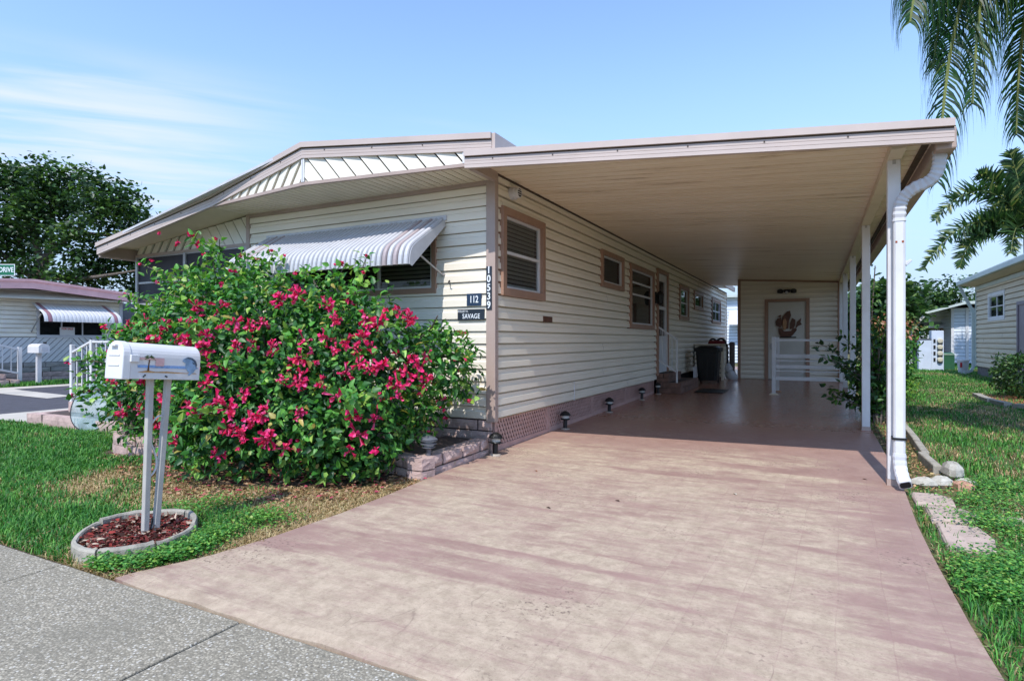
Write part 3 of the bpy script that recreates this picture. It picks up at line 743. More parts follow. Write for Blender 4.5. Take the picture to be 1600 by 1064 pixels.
# split-faced foundation blocks under the front wall
def rough_block(mb, p0, du, dv, dn, nu=4, nv=3, amp=.012):
    p0, du, dv, dn = Vector(p0), Vector(du), Vector(dv), Vector(dn); nn = dn.normalized()
    gr = [[p0 + du * (i / nu) + dv * (j / nv) + (nn * rng.uniform(0, amp) if (0 < i < nu and 0 < j < nv) else nn * rng.uniform(-amp * .7, 0)) for i in range(nu + 1)] for j in range(nv + 1)]
    mb.ring_sweep(gr, closed=False)
    b = [p0, p0 + du, p0 + du + dv, p0 + dv]; bk = [q - dn for q in b]
    edges = [gr[0], [r[-1] for r in gr], gr[-1][::-1], [r[0] for r in gr][::-1]]
    for e, (i, j) in zip(edges, ((0, 1), (1, 2), (2, 3), (3, 0))):
        m_ = len(e); mb.ring_sweep([e, [bk[i].lerp(bk[j], k / (m_ - 1)) for k in range(m_)]], closed=False)
    mb._add(bk, [(0, 1, 2, 3)])
    return mb
def block_run(parent, A, B, z0, z1, depth, L, name='block', mat=None, phase=0.0, amp=.012):
    A, B = Vector((A[0], A[1], 0)), Vector((B[0], B[1], 0)); d = (B - A); T = d.length; d.normalize(); nn = Vector((d.y, -d.x, 0))
    s = -phase * L
    while s < T - .02:
        a, b = max(0, s) + .005, min(T, s + L) - .005
        if b - a > .03:
            mb = MB(); rough_block(mb, A + d * a + Vector((0, 0, z0)), d * (b - a), (0, 0, z1 - z0 - rng.uniform(.005, .012)), nn * depth, amp=amp)
            mb.build(name, mat or m_block, parent)
        s += L * rng.uniform(.92, 1.08)
MB().box(-6.85, -3.10, WY - .004, WY + .06, -.05, .35).build('foundation', m_mortar, home)
for k, (za, zb) in enumerate(((-.02, .115), (.12, .235), (.24, .35))):
    block_run(home, (-5.3, WY - .02), (-3.07, WY - .02), za, zb, .03, .34, phase=.5 * (k % 2))
# lattice skirting along the carport: two crossed layers of laths per panel
MB().box(-3.19, -3.17, 5.5, 23.5, -.05, .35).build('skirt_void', m_dark, home)
def lattice(y0, y1):
    zb = floor_z((y0 + y1) / 2) + .045; zt_ = .345
    lt = MB()
    for lay, lean in ((0, .62), (1, -.62)):
        s = y0 - .5
        while s < y1 + .5:
            q = [(y0, zb), (y1, zb), (y1, zt_), (y0, zt_)]
            q = clip_poly(q, 1, -lean, s + .030 - lean * zb)
            q = clip_poly(q, -1, lean, -(s - lean * zb)) if len(q) > 2 else []
            if len(q) > 2:
                xx = -3.094 + .008 * lay
                lt.prism([(xx, p[0], p[1]) for p in q], (.007, 0, 0))
            s += .062
    p = tag(lt.build('lattice_panel', m_lattice, home), kind='stuff')
    fr = MB(); fr.box(-3.098, -3.072, y0 - .02, y1 + .02, floor_z(y0) + .0, floor_z(y1) + .05)
    fr.box(-3.098, -3.073, y0 - .02, y0 + .02, floor_z(y1) + .05, .345).box(-3.098, -3.073, y1 - .02, y1 + .018, floor_z(y1) + .05, .345)
    fr.each('rail', m_lattice, p)
for a, b in ((5.56, 6.93), (6.98, 8.6), (8.65, 10.4), (10.45, 12.5)): lattice(a, b)

# ================================================================== CARPORT
car = thing('carport', 'long attached carport with cream ribbed ceiling on white posts', 'carport', (-1.2, 11, 0))
CZ = lambda X: 2.985 - .0634 * (X + 3.05)
CL = [(-3.06, 4.925, 2.884), (0.90, 5.385, 2.668)]
cutn = Vector((.118, -1, 0)).normalized()
fascia(car, CL, .168)
y = 4.72
while y < 19.75:
    mb = MB(); xa, xb = -3.02, .86
    def slab(ya, yb, dz, th):
        mb.hexa([(xa, ya, CZ(xa) + dz), (xb, ya, CZ(xb) + dz), (xb, yb, CZ(xb) + dz), (xa, yb, CZ(xa) + dz), (xa, ya, CZ(xa) + dz + th), (xb, ya, CZ(xb) + dz + th), (xb, yb, CZ(xb) + dz + th), (xa, yb, CZ(xa) + dz + th)])
    slab(y, y + .132, 0, .03); slab(y + .132, y + .150, .026, .005); slab(y + .150, y + .284, .0, .03); slab(y + .284, y + .305, .026, .005)
    bis = [((-3.06, 4.955, 3), cutn)] if y < 5.6 else None
    if y + .3 > 4.96: mb.build('ceiling_panel', m_ceil, car, bisect=bis)
    y += .305
MB().hexa([(-3.05, 4.95, CZ(-3.05) + .045), (.90, 5.40, CZ(.9) + .045), (.90, 19.8, CZ(.9) + .045), (-3.05, 19.8, CZ(-3.05) + .045), (-3.05, 4.95, CZ(-3.05) + .07), (.90, 5.40, CZ(.9) + .07), (.90, 19.8, CZ(.9) + .07), (-3.05, 19.8, CZ(-3.05) + .07)]).build('roof_sheet', m_whitew, car)
BX = .565
MB().hexa([(BX - .05, 5.42, CZ(BX) - .075), (BX + .05, 5.42, CZ(BX) - .075), (BX + .05, 17.6, CZ(BX) - .075), (BX - .05, 17.6, CZ(BX) - .075), (BX - .05, 5.42, CZ(BX) - .004), (BX + .05, 5.42, CZ(BX) - .006), (BX + .05, 17.6, CZ(BX) - .006), (BX - .05, 17.6, CZ(BX) - .004)]).build('beam', m_soffit, car)
MB().box(.735, .775, 5.45, 19.7, CZ(.75) - .03, CZ(.75) - .002).build('seam_strip', m_seam, car)
MB().box(.80, .93, 5.42, 19.7, 2.635, 2.80).build('gutter', m_trim, car, bevel=.012)
for k, yp in enumerate((5.78, 8.87, 11.97, 15.05, 17.35)):
    zf = floor_z(yp) + .004
    w = .046
    p = MB().box(BX - w, BX + w, yp - w, yp + w, zf + .05, CZ(BX) - .074).build('post', m_white, car, bevel=.006)
    MB().box(BX - w - .004, BX + w + .004, yp - w - .004, yp + w + .004, zf, zf + .05).build('base_band', m_trim, p)
    MB().box(BX - .012, BX + .012, yp - w - .004, yp - w + .02, CZ(BX) - .11, CZ(BX) - .06).build('bracket', m_alu, p)
MB().box(-3.055, -3.0, 4.99, 5.45, 2.885, 3.02).build('corner_fill', m_trim, car)
# downspout with crimped elbows
def rect_sweep(mb, path, w, d, crimp=None):
    path = [Vector(p) for p in path]; rings = []
    for i, p in enumerate(path):
        t = (path[min(i + 1, len(path) - 1)] - path[max(i - 1, 0)]).normalized()
        dv = Vector((0, 1, 0)) - t * t.y
        if dv.length < .2: dv = Vector((0, 0, 1)) - t * t.z
        dv.normalize(); sv = t.cross(dv).normalized()
        k = crimp[i] if crimp else 1.0
        c = .012; a, b = w / 2 * k, d / 2 * k
        rings.append([p + sv * u + dv * v for u, v in ((a, b - c), (a - c, b), (-a + c, b), (-a, b - c), (-a, -b + c), (-a + c, -b), (a - c, -b), (a, -b + c))])
    return mb.ring_sweep(rings)
def bez(pts, n):
    out = []
    for k in range(n + 1):
        t = k / n; q = [Vector(p) for p in pts]
        while len(q) > 1: q = [a.lerp(b, t) for a, b in zip(q, q[1:])]
        out.append(q[0])
    return out
dsx, dsy = .592, 5.665
up = bez([(.845, 5.56, 2.68), (.845, 5.56, 2.56), (.845, 5.56, 2.44), (.72, 5.60, 2.42)], 16) + bez([(.70, 5.605, 2.412), (.60, 5.65, 2.36), (dsx, dsy, 2.30), (dsx, dsy, 2.16)], 14)
cr = [1 + (.07 if i % 2 else -.05) for i in range(len(up))]
ds = MB(); rect_sweep(ds, up, .088, .07, cr)
dsp = ds.build('downspout_elbow', m_whitew, car)
ds = MB(); rect_sweep(ds, [(dsx, dsy, 2.20), (dsx, dsy, 1.2), (dsx, dsy, .28)], .084, .066)
dso = ds.build('downspout', m_white, car, bevel=.004)
ds = MB(); kk = bez([(dsx, dsy, .29), (dsx, dsy, .2), (dsx + .01, dsy - .01, .12), (dsx + .03, dsy - .12, .06)], 10)
rect_sweep(ds, kk, .092, .074, [1 + (.04 if i % 2 else -.03) for i in range(11)]); ds.build('downspout_shoe', m_whitew, car)
t_ = (Vector(kk[-1]) - Vector(kk[-2])).normalized(); e_ = Vector(kk[-1])
ds = MB(); rect_sweep(ds, [e_ - t_ * .01, e_ + t_ * .002], .076, .058); ds.build('downspout_mouth', m_dark, car)
MB().box(dsx - .05, dsx + .05, dsy - .04, dsy + .075, .40, .418).build('strap', m_black, dso)
hol = MB()
for xx in (dsx - .022, dsx + .022): hol.box(xx - .007, xx + .007, dsy - .036, dsy - .0325, 1.985, 2.0)
hol.each('rust_spot', m_rust, dso)
MB().mbox(lambda a, o, z: (a, dsy - .033 - o, z), dsx - .030, dsx - .027, 0, .003, .3, 2.15).mbox(lambda a, o, z: (a, dsy - .033 - o, z), dsx + .027, dsx + .03, 0, .003, .3, 2.15).build('crease', m_whitew, dso)

# ================================================================== AWNING over the front window
m_awn = M('awning white', lin(190, 190, 194), .45, .05, 8, .02, 60, dirt=.15, dcol=lin(140, 135, 128))
aw = thing('window_awning', 'white ribbed metal awning with mauve stripes over the front window', 'awning', (-5.06, 5.3, 2.0))
prof_aw = bez([(0, 5.462, 2.545), (0, 5.25, 2.41), (0, 5.05, 2.285), (0, 4.93, 2.21)], 5) + bez([(0, 4.91, 2.196), (0, 4.835, 2.145), (0, 4.818, 2.08), (0, 4.815, 1.975)], 6)
AX0, AX1, NS = -6.47, -3.665, 40
sw_ = (AX1 - AX0) / NS
for k in range(NS):
    rings = []
    for i, p in enumerate(prof_aw):
        d = (prof_aw[min(i + 1, len(prof_aw) - 1)] - prof_aw[max(i - 1, 0)]).normalized(); nn = Vector((0, d.z, -d.y))
        if nn.z < -.1 or (abs(nn.z) <= .1 and nn.y > 0): nn = -nn
        rings.append([Vector((AX0 + sw_ * (k + u), p.y, p.z)) + nn * h for u, h in ((.09, -.012), (.12, .008), (.22, .022), (.5, .027), (.78, .022), (.88, .008), (.91, -.012), (.91, -.016), (.09, -.016))])
    mb = MB(); mb.ring_sweep(rings)
    mb.build('slat', m_mauve_slat if k in (2, 4, NS - 5, NS - 3) else m_awn, aw, smooth=False)
MB().ring_sweep([[(AX0, p.y + .012, p.z - .018), (AX1, p.y + .012, p.z - .018), (AX1, p.y + .016, p.z - .022), (AX0, p.y + .016, p.z - .022)] for p in prof_aw[:-1]] + [[(AX0, prof_aw[-1].y + .014, prof_aw[-1].z + .004), (AX1, prof_aw[-1].y + .014, prof_aw[-1].z + .004), (AX1, prof_aw[-1].y + .018, prof_aw[-1].z), (AX0, prof_aw[-1].y + .018, prof_aw[-1].z)]]).build('light_stop', m_seam, aw)  # added sheet, keeps sun from shining through the gaps between slats
for xx in (AX0 - .006, AX1 + .001):
    MB().prism([(xx, p.y, p.z) for p in prof_aw] + [(xx, 4.86, 1.96), (xx, 5.465, 2.47)], (.005, 0, 0)).build('end_panel', m_whitew, aw)
    ax = xx + (.02 if xx < -5 else -.02)
    MB().tube([(ax, 4.98, 2.11), (ax, 5.44, 1.93)], .011, 6).tube([(ax, 5.44, 1.93), (ax, 5.475, 1.93)], .018, 6).build('arm', m_alu, aw)
MB().box(AX0 - .02, AX1 + .03, 5.445, 5.474, 2.53, 2.585).build('header_bar', m_whitew, aw)

# ================================================================== SIGNS AND NUMBERS on the front wall
def face_mtx(x, y, z): return Matrix.Translation((x, y, z)) @ Matrix.Rotation(R(90), 4, 'X')
s1 = tag(MB().box(-3.377, -3.192, 5.455, 5.463, 1.573, 1.707).build('number_sign', m_navy, bevel=.002), 'navy rectangular sign reading 112 beside the house corner', 'sign')
text('number', '112', .105, m_letter, face_mtx(-3.285, 5.4535, 1.64), s1, .72, .0016)
s2 = tag(MB().box(-3.492, -3.152, 5.452, 5.462, 1.42, 1.538).build('name_sign', m_slate, bevel=.002), 'dark name plate with white lettering under the 112 sign', 'sign')
text('surname', 'SAVAGE', .074, m_letter, face_mtx(-3.318, 5.4505, 1.460), s2, .78, .0005, 'CENTER', 1.08)
text('first_name', 'KELLEY K.', .034, m_letter, face_mtx(-3.482, 5.4505, 1.515), s2, .8, .0, 'LEFT', 1.1)
s3 = tag(MB().box(-3.128, -3.06, 5.444, 5.453, 1.528, 1.988).build('house_number', m_slate, bevel=.002), 'vertical black house number strip 10539 on the corner trim', 'house number')
for i, ch in enumerate('10539'):
    text('digit', ch, .105, m_letter, face_mtx(-3.094, 5.4425, 1.945 - .0925 * i), s3, .86, .002)
fl = thing('floodlight', 'round white wall light high beside the house corner under the carport', 'wall light', (-3.03, 5.85, 2.84))
def along_x(mb, prof_, c, n=16):   # lathe about +X
    rings = [[(c[0] + xx, c[1] + r * math.cos(2 * math.pi * k / n), c[2] + r * math.sin(2 * math.pi * k / n)) for k in range(n)] for r, xx in prof_]
    return mb.ring_sweep(rings)
along_x(MB(), [(.07, -.01), (.07, .05), (.062, .06)], (-3.03, 5.85, 2.84)).build('housing', m_whitew, fl)
along_x(MB(), [(.052, .05), (.058, .09), (.056, .10)], (-3.03, 5.85, 2.84)).build('rim', m_white, fl)
along_x(MB(), [(.046, .088), (.046, .1015), (.03, .104)], (-3.03, 5.85, 2.84)).build('lens', m_dark, fl)
for k in (-1, 0, 1): MB().box(-2.93, -2.922, 5.80, 5.90, 2.838 + k * .024, 2.844 + k * .024).build('guard_bar', m_white, fl)
vp = tag(MB().mbox(mpS, 6.70, 6.98, .012, .026, 1.43, 1.505).mbox(mpS, 6.72, 6.96, .02, .03, 1.445, 1.49).build('vent_plate', m_wood, bevel=.003), 'small rusty brown plate on the cream side wall below the first window', 'plate')
cb = tag(MB().tube([mpS(7.75, .022, .62), mpS(7.76, .026, .48), mpS(7.75, .024, .36)], .006, 6).build('cable', m_white), 'short white cable hanging on the lower side wall', 'cable')
hk = tag(MB().tube([(-3.60, 5.462, 1.86), (-3.60, 5.44, 1.85), (-3.59, 5.425, 1.83), (-3.57, 5.43, 1.81)], .007, 6).build('hose_hook', m_black), 'small dark hook on the front wall right of the window', 'hook')

# lantern by the side door
la = thing('wall_lantern', 'dark lantern on the side wall between the tall window and the door', 'wall light', (-3.0, 12.45, 2.1))
MB().box(-3.03, -3.0, 12.40, 12.50, 1.98, 2.22).build('backplate', m_black, la)
MB().lathe([(.03, 0), (.06, .04), (.075, .2), (.085, .22), (.02, .30)], (-2.93, 12.45, 1.95), 8).build('cage', m_black, la)

# ================================================================== SIDE STEPS, RAIL, BIN, CABINET
fz13 = floor_z(13.5)
st = thing('side_steps', 'low brick steps below the side door under the carport', 'steps', (-2.8, 13.5, fz13))
m_brick = M('brown brick', lin(120, 92, 80), 0.9, 0.2, 7, 0.5, 50, dirt=.3, dcol=lin(70, 56, 50))
def brick_tier(x1, y0, y1, z0, z1, nc):
    h = (z1 - z0) / nc
    MB().box(-3.04, x1 - .02, y0 + .02, y1 - .02, z0 - .05, z1 - .012).build('tier_core', m_mortar, st)
    for c in range(nc):
        block_run(st, (-3.04, y0), (x1, y0), z0 + c * h, z0 + (c + 1) * h, .1, .28, 'brick', m_brick, .5 * (c % 2), .005)
        block_run(st, (x1, y0), (x1, y1), z0 + c * h, z0 + (c + 1) * h, .1, .28, 'brick', m_brick, .5 * ((c + 1) % 2), .005)
brick_tier(-2.52, 12.56, 14.6, fz13, .315, 2)
brick_tier(-2.78, 12.58, 13.9, .315, .50, 2)
rl = thing('stair_rail', 'white metal handrail beside the brick side steps', 'handrail', (-2.6, 12.6, .31))
MB().box(-2.63, -2.595, 12.585, 12.62, .31, 1.25).build('newel', m_white, rl, bevel=.004)
MB().bar((-3.02, 12.6, 1.50), (-2.61, 12.6, 1.225), .03, .03).build('top_rail', m_white, rl)
MB().bar((-3.02, 12.6, .80), (-2.61, 12.6, .53), .03, .03).build('bottom_rail', m_white, rl)
for k in range(1, 4):
    t = k / 4; xx = -3.02 + .41 * t
    MB().box(xx - .007, xx + .007, 12.593, 12.607, .80 - .27 * t, 1.50 - .275 * t).build('baluster', m_white, rl)
bz = floor_z(15.9)
bn = thing('trash_bin', 'black wheeled trash bin in front of the siding clad cabinet', 'trash bin', (-2.5, 15.85, bz))
def frustum(mb, cx, cy, z0, z1, a0, b0, a1, b1, c=.05, n=1):
    rings = []
    for z, a, b in ((z0, a0, b0), (z1, a1, b1)):
        rings.append([(cx + u, cy + v, z) for u, v in ((a, b - c), (a - c, b), (-a + c, b), (-a, b - c), (-a, -b + c), (-a + c, -b), (a - c, -b), (a, -b + c))])
    return mb.ring_sweep(rings)
BC = (-2.48, 15.85)
frustum(MB(), *BC, bz + .07, bz + .84, .225, .24, .285, .31).build('body', m_black, bn, bevel=.01)
rim = frustum(MB(), *BC, bz + .80, bz + .87, .31, .335, .315, .34).build('rim', m_black, bn, bevel=.01)
mb = MB(); frustum(mb, *BC, bz + .87, bz + .905, .32, .345, .31, .335); frustum(mb, *BC, bz + .905, bz + .945, .30, .32, .20, .22); lid = mb.build('lid', m_black, bn, bevel=.01)
MB().tube([(-2.75, 16.2, bz + .86), (-2.2, 16.2, bz + .86)], .014, 6).build('handle', m_black, bn)
for xx in (-2.70, -2.26):
    along_x(MB(), [(.09, -.02), (.10, -.015), (.10, .015), (.09, .02)], (xx, 16.02, bz + .10)).build('wheel', m_black, bn)
for u in (-.12, 0, .12): MB().box(BC[0] + u - .01, BC[0] + u + .01, 15.56, 15.60, bz + .15, bz + .62).build('rib', m_black, bn)
cz_ = floor_z(16.8)
cbn = thing('storage_cabinet', 'waist high cream sided outdoor cabinet against the house wall', 'cabinet', (-2.6, 17.0, cz_))
MB().box(-3.0, -2.27, 16.82, 17.95, cz_ + .06, 1.07).build('body', m_seam, cbn)
siding(cbn, lambda a, o, z: (a, 16.81 - o, z), -3.0, -2.30, cz_ + .07, 1.05, 7, [], m_cream, deep=True)
siding(cbn, lambda a, o, z: (-2.262 + o, a, z), 16.86, 17.95, cz_ + .07, 1.05, 7, [], m_cream)
MB().box(-2.30, -2.235, 16.77, 16.86, cz_ + .0, 1.06).build('corner_post', m_soffit, cbn)
MB().box(-3.02, -2.20, 16.74, 18.0, 1.07, 1.105).build('top', m_soffit, cbn, bevel=.005)
bg = thing('tool_bag', 'dark red and black tool bag lying on the cabinet top', 'bag', (-2.42, 17.1, 1.105))
m_dred = M('dark red fabric', lin(110, 26, 34), .8, .3, 14)
mb = MB(); frustum(mb, -2.45, 17.1, 1.105, 1.20, .24, .16, .20, .12, .06); mb.build('body', m_dred, bg, bevel=.02)
MB().tube(bez([(-2.66, 17.1, 1.12), (-2.64, 17.08, 1.28), (-2.50, 17.05, 1.26), (-2.46, 17.02, 1.18)], 8), .028, 8).build('strap', m_black, bg)
MB().tube(bez([(-2.46, 17.06, 1.18), (-2.36, 17.05, 1.29), (-2.24, 17.05, 1.26), (-2.22, 17.04, 1.12)], 8), .03, 8).build('strap', m_black, bg)
hs = tag(MB().tube(bez([(-2.22, 17.0, 1.10), (-2.15, 16.9, 1.14), (-2.14, 16.85, .98), (-2.18, 16.84, .80), (-2.10, 16.84, .70), (-2.16, 16.85, .58)], 18), .022, 7).build('hanging_hose', m_black), 'black hose dangling over the right edge of the cabinet', 'hose')
bk = thing('plastic_bags', 'pile of whitish plastic bags on the floor right of the cabinet', 'bags', (-2.12, 17.2, cz_))
for (x, y, z, r) in ((-2.10, 17.25, cz_ + .12, .14), (-2.16, 17.2, cz_ + .32, .11), (-2.02, 17.3, cz_ + .06, .10)):
    mb = MB(); mb.lathe([(r * .3, -r), (r * .95, -r * .5), (r, 0), (r * .8, r * .5), (r * .25, r), (r * .3, r * 1.25)], (x, y, z), 9)
    mb.v = [(a + rng.uniform(-.02, .02), b + rng.uniform(-.02, .02), c) for a, b, c in mb.v]; mb.build('bag', m_whitew, bk, smooth=True)
bd = tag(MB().hexa([(-2.80, 15.52, bz), (-2.70, 15.52, bz), (-2.70, 15.54, bz), (-2.80, 15.54, bz), (-2.83, 15.62, bz + .42), (-2.73, 15.62, bz + .42), (-2.73, 15.64, bz + .42), (-2.83, 15.64, bz + .42)]).build('board_offcut', m_whitew), 'narrow white board leaning left of the black trash bin', 'board')
rl2 = thing('rolled_mat', 'upright brown rolled mat standing beside the shed corner', 'rolled mat', (-2.12, 17.5, floor_z(17.5)))
m_rollm = M('brown matting', lin(92, 82, 80), .9, .15, 10, .3, 60)
MB().lathe([(.07, 0), (.075, .02), (.075, 1.0), (.065, 1.02)], (-2.10, 17.45, floor_z(17.5)), 16).build('roll', m_rollm, rl2)
MB().lathe([(.03, 1.0), (.055, 1.024), (.03, 1.03)], (-2.10, 17.45, floor_z(17.5)), 16).build('inner_turn', m_black, rl2)
dm = thing('doormat', 'black rectangular doormat on the carport floor beside the steps', 'doormat', (-2.0, 13.5, floor_z(13.5)))
fzm = floor_z(13.5) + .006
MB().box(-2.33, -1.75, 13.0, 13.95, fzm, fzm + .014).build('pad', m_black, dm, bevel=.004)
for k in range(6): MB().box(-2.29 + k * .09, -2.25 + k * .09, 13.03, 13.92, fzm + .014, fzm + .018).build('rib', m_black, dm)

# ================================================================== SHED closing the carport
SY = 17.6; sz = floor_z(SY) + .005
mpD = lambda a, o, z: (a, SY - o, z)
shed = thing('shed', 'cream sided shed with a white door at the back of the carport', 'shed', (-.7, 18.6, sz))
MB().box(-1.93, .52, SY + .06, 20.5, sz, 2.72).build('wall', m_dark, shed)
siding(shed, mpD, -1.90, .50, sz, sz + 21 * .1305, 21, [(-1.22, -.22, 0, 2.28)], m_cream, deep=True, bis=[((-1.2, SY, CZ(-1.2) - .004), (.0633, 0, 1))])
siding(shed, lambda a, o, z: (-1.95 - o, a, z), SY, 20.5, sz, sz + 21 * .1305, 21, [], m_cream, bis=[((-1.95, SY, CZ(-1.95) - .004), (.0633, 0, 1))])
for xa in (-1.97, .49): MB().box(xa, xa + .08, SY - .03, SY + .06, sz, CZ(xa + .08) - .004).each('corner_trim', m_trimd, shed)
MB().hexa([(-1.9, SY - .025, CZ(-1.9) - .05), (.5, SY - .025, CZ(.5) - .05), (.5, SY, CZ(.5) - .05), (-1.9, SY, CZ(-1.9) - .05), (-1.9, SY - .025, CZ(-1.9) - .005), (.5, SY - .025, CZ(.5) - .005), (.5, SY, CZ(.5) - .005), (-1.9, SY, CZ(-1.9) - .005)]).build('top_trim', m_trimd, shed)
MB().mbox(mpD, -1.27, -1.185, -.05, .04, sz, 2.33).mbox(mpD, -.25, -.165, -.05, .04, sz, 2.33).mbox(mpD, -1.185, -.25, -.05, .039, 2.25, 2.33).each('door_frame', m_trimd, shed)
m_sdoor = M('off white shed door', lin(200, 196, 186), .5, .05, 2, .03, 90)
sd = MB().mbox(mpD, -1.18, -.255, -.045, -.005, sz + .01, 2.245).build('door', m_sdoor, shed)
MB().mbox(mpD, -1.14, -1.08, -.005, .05, 1.02, 1.07).mbox(mpD, -1.13, -1.09, -.005, .01, .95, 1.12).build('handle', m_alu, sd)
ship = thing('ship_ornament', 'carved wooden sailing ship ornament hung on the shed door', 'ornament', (-.7, SY - .02, 1.3))
def cut(name, pts, y0, th, mat, dx=-.70, dz=1.34): MB().prism([(dx + a * .88, y0, dz + b * .9) for a, b in pts], (0, th, 0)).build(name, mat, ship, bevel=.004)
cut('hull', [(-.24, .06), (-.20, -.04), (.10, -.04), (.16, .02), (.26, .16), (.24, .22), (.14, .20), (.10, .13), (-.10, .12), (-.16, .20), (-.26, .22)], SY - .035, .05, m_wood)
cut('stern_sail', [(-.20, .22), (-.32, .30), (-.34, .42), (-.28, .52), (-.18, .54), (-.15, .40)], SY - .03, .03, m_wood)
cut('main_sail', [(-.12, .17), (-.18, .34), (-.15, .54), (-.02, .72), (.07, .74), (.10, .60), (.04, .42), (.02, .20)], SY - .026, .02, m_wood)
cut('light_sail', [(-.10, .16), (-.14, .28), (-.13, .44), (-.07, .52), (-.02, .40), (-.03, .26), (-.06, .15)], SY - .05, .022, m_tan)
cut('fore_sail', [(.06, .18), (.07, .36), (.13, .52), (.22, .46), (.21, .30), (.16, .20)], SY - .03, .03, m_wood)
cut('jib', [(.22, .20), (.26, .40), (.38, .52), (.36, .38), (.40, .32), (.30, .28)], SY - .026, .02, m_wood)
cut('pennant', [(-.20, .54), (-.30, .56), (-.20, .62), (-.17, .60)], SY - .026, .02, m_wood)
cut('base', [(-.22, -.075), (.24, -.075), (.24, -.045), (-.22, -.045)], SY - .05, .06, m_black)
sl = thing('twin_floodlight', 'black twin head floodlight above the shed door', 'wall light', (-.72, SY - .03, 2.53))
MB().box(-.80, -.64, SY - .06, SY - .016, 2.50, 2.58).build('base', m_black, sl)
for xx in (-.88, -.55): MB().lathe([(.03, -.06), (.07, -.05), (.075, .03), (.03, .06)], (xx, SY - .09, 2.53), 12).build('head', m_black, sl)
MB().bar((-.9, SY - .06, 2.55), (-.54, SY - .06, 2.55), .03, .03).build('arm', m_black, sl)
MB().lathe([(.001, -.05), (.035, -.04), (.04, 0), (.02, .03)], (-.72, SY - .10, 2.50), 12).build('sensor', m_whitew, sl)

# white gate across the carport
GY = 13.25; gz = floor_z(GY) + .004
gt = thing('white_gate', 'white slatted gate across the right half of the carport', 'gate', (-.1, GY, gz))
for xx, yy in ((-.785, GY), (-.755, GY + .75)):
    p = MB().box(xx - .035, xx + .035, yy - .035, yy + .035, gz + .02, 1.27).build('post', m_white, gt, bevel=.005)
    MB().hexa([(xx - .09, yy - .07, gz), (xx + .09, yy - .07, gz), (xx + .09, yy + .07, gz), (xx - .09, yy + .07, gz), (xx - .045, yy - .045, gz + .03), (xx + .045, yy - .045, gz + .03), (xx + .045, yy + .045, gz + .03), (xx - .045, yy + .045, gz + .03)]).build('foot', m_tan if yy > 13.5 else m_soffit, p)
for z, h in ((1.205, .045), (.88, .075), (.785, .025), (.665, .07), (.575, .025), (.425, .075)):
    MB().box(-.75, .52, GY - .018, GY + .018, z - h / 2, z + h / 2).build('rail', m_white, gt, bevel=.004)

# ================================================================== PATH LIGHTS along the wall
m_lens = M('frosted lens', lin(190, 192, 188), .4, .05)
m_puck = M('stone puck', lin(170, 160, 148), .9, .2, 20, .5, 60)
def path_light(loc, label, hh=.24):
    t = thing('path_light', label, 'path light', loc, 'low garden lights beside the house')
    if not hasattr(path_light, 'me'):
        a = MB(); a.lathe([(.028, .0), (.026, hh * .55)], n=12); path_light.me = {}
        parts = [('stem', a, m_black)]
        a = MB(); a.lathe([(.05, hh * .52), (.066, hh * .56), (.06, hh * .60), (.03, hh * .62)], n=16); parts.append(('collar', a, m_black))
        a = MB(); a.lathe([(.046, hh * .60), (.05, hh * .78)], n=16); parts.append(('lens', a, m_lens))
        a = MB(); a.lathe([(.074, hh * .76), (.072, hh * .81), (.05, hh * .93), (.02, hh), (.002, hh * 1.02)], n=18); parts.append(('cap', a, m_black))
        a = MB(); a.lathe([(.06, -.004), (.058, .012), (.035, .018)], n=12); parts.append(('foot', a, m_puck))
        for nme, a, mt in parts: path_light.me[nme] = a.build(nme, mt, t, world=False).data
    else:
        for nme, me in path_light.me.items(): link(nme, me, t, world=False)
    t.rotation_euler = (rng.uniform(-.04, .04), rng.uniform(-.04, .04), rng.uniform(0, 6))
    return t
path_light((-2.97, 5.36, .004), 'black garden light at the house corner, nearest on the driveway')
path_light((-2.97, 7.28, .02), 'black garden light beside the lattice, second along the wall from the corner')
path_light((-2.97, 9.15, .04), 'black garden light beside the lattice, third along the wall from the corner')
path_light((-2.97, 11.15, .06), 'black garden light beside the lattice, fourth along the wall from the corner')
path_light((-2.95, 12.38, .075), 'black garden light close to the brick side steps')
tl = thing('tiered_path_light', 'grey tiered garden light in the bed behind the block wall', 'path light', (-3.10, 4.36, .08), 'low garden lights beside the house')
m_gunm = M('gunmetal', lin(96, 98, 106), .4, .15, 12)
MB().lathe([(.022, 0), (.022, .16)], n=12).build('stem', m_gunm, tl, world=False)
for k, (z, r) in enumerate(((.155, .06), (.185, .075), (.215, .08))):
    MB().lathe([(r * .8, z), (r, z + .006), (r, z + .013), (r * .6, z + .02)], n=18).build('tier', m_gunm, tl, world=False)
MB().lathe([(.045, .16), (.045, .225)], n=14).build('lens', m_lens, tl, world=False)
MB().lathe([(.08, .235), (.06, .25), (.02, .262), (.003, .264)], n=18).build('cap', m_gunm, tl, world=False)

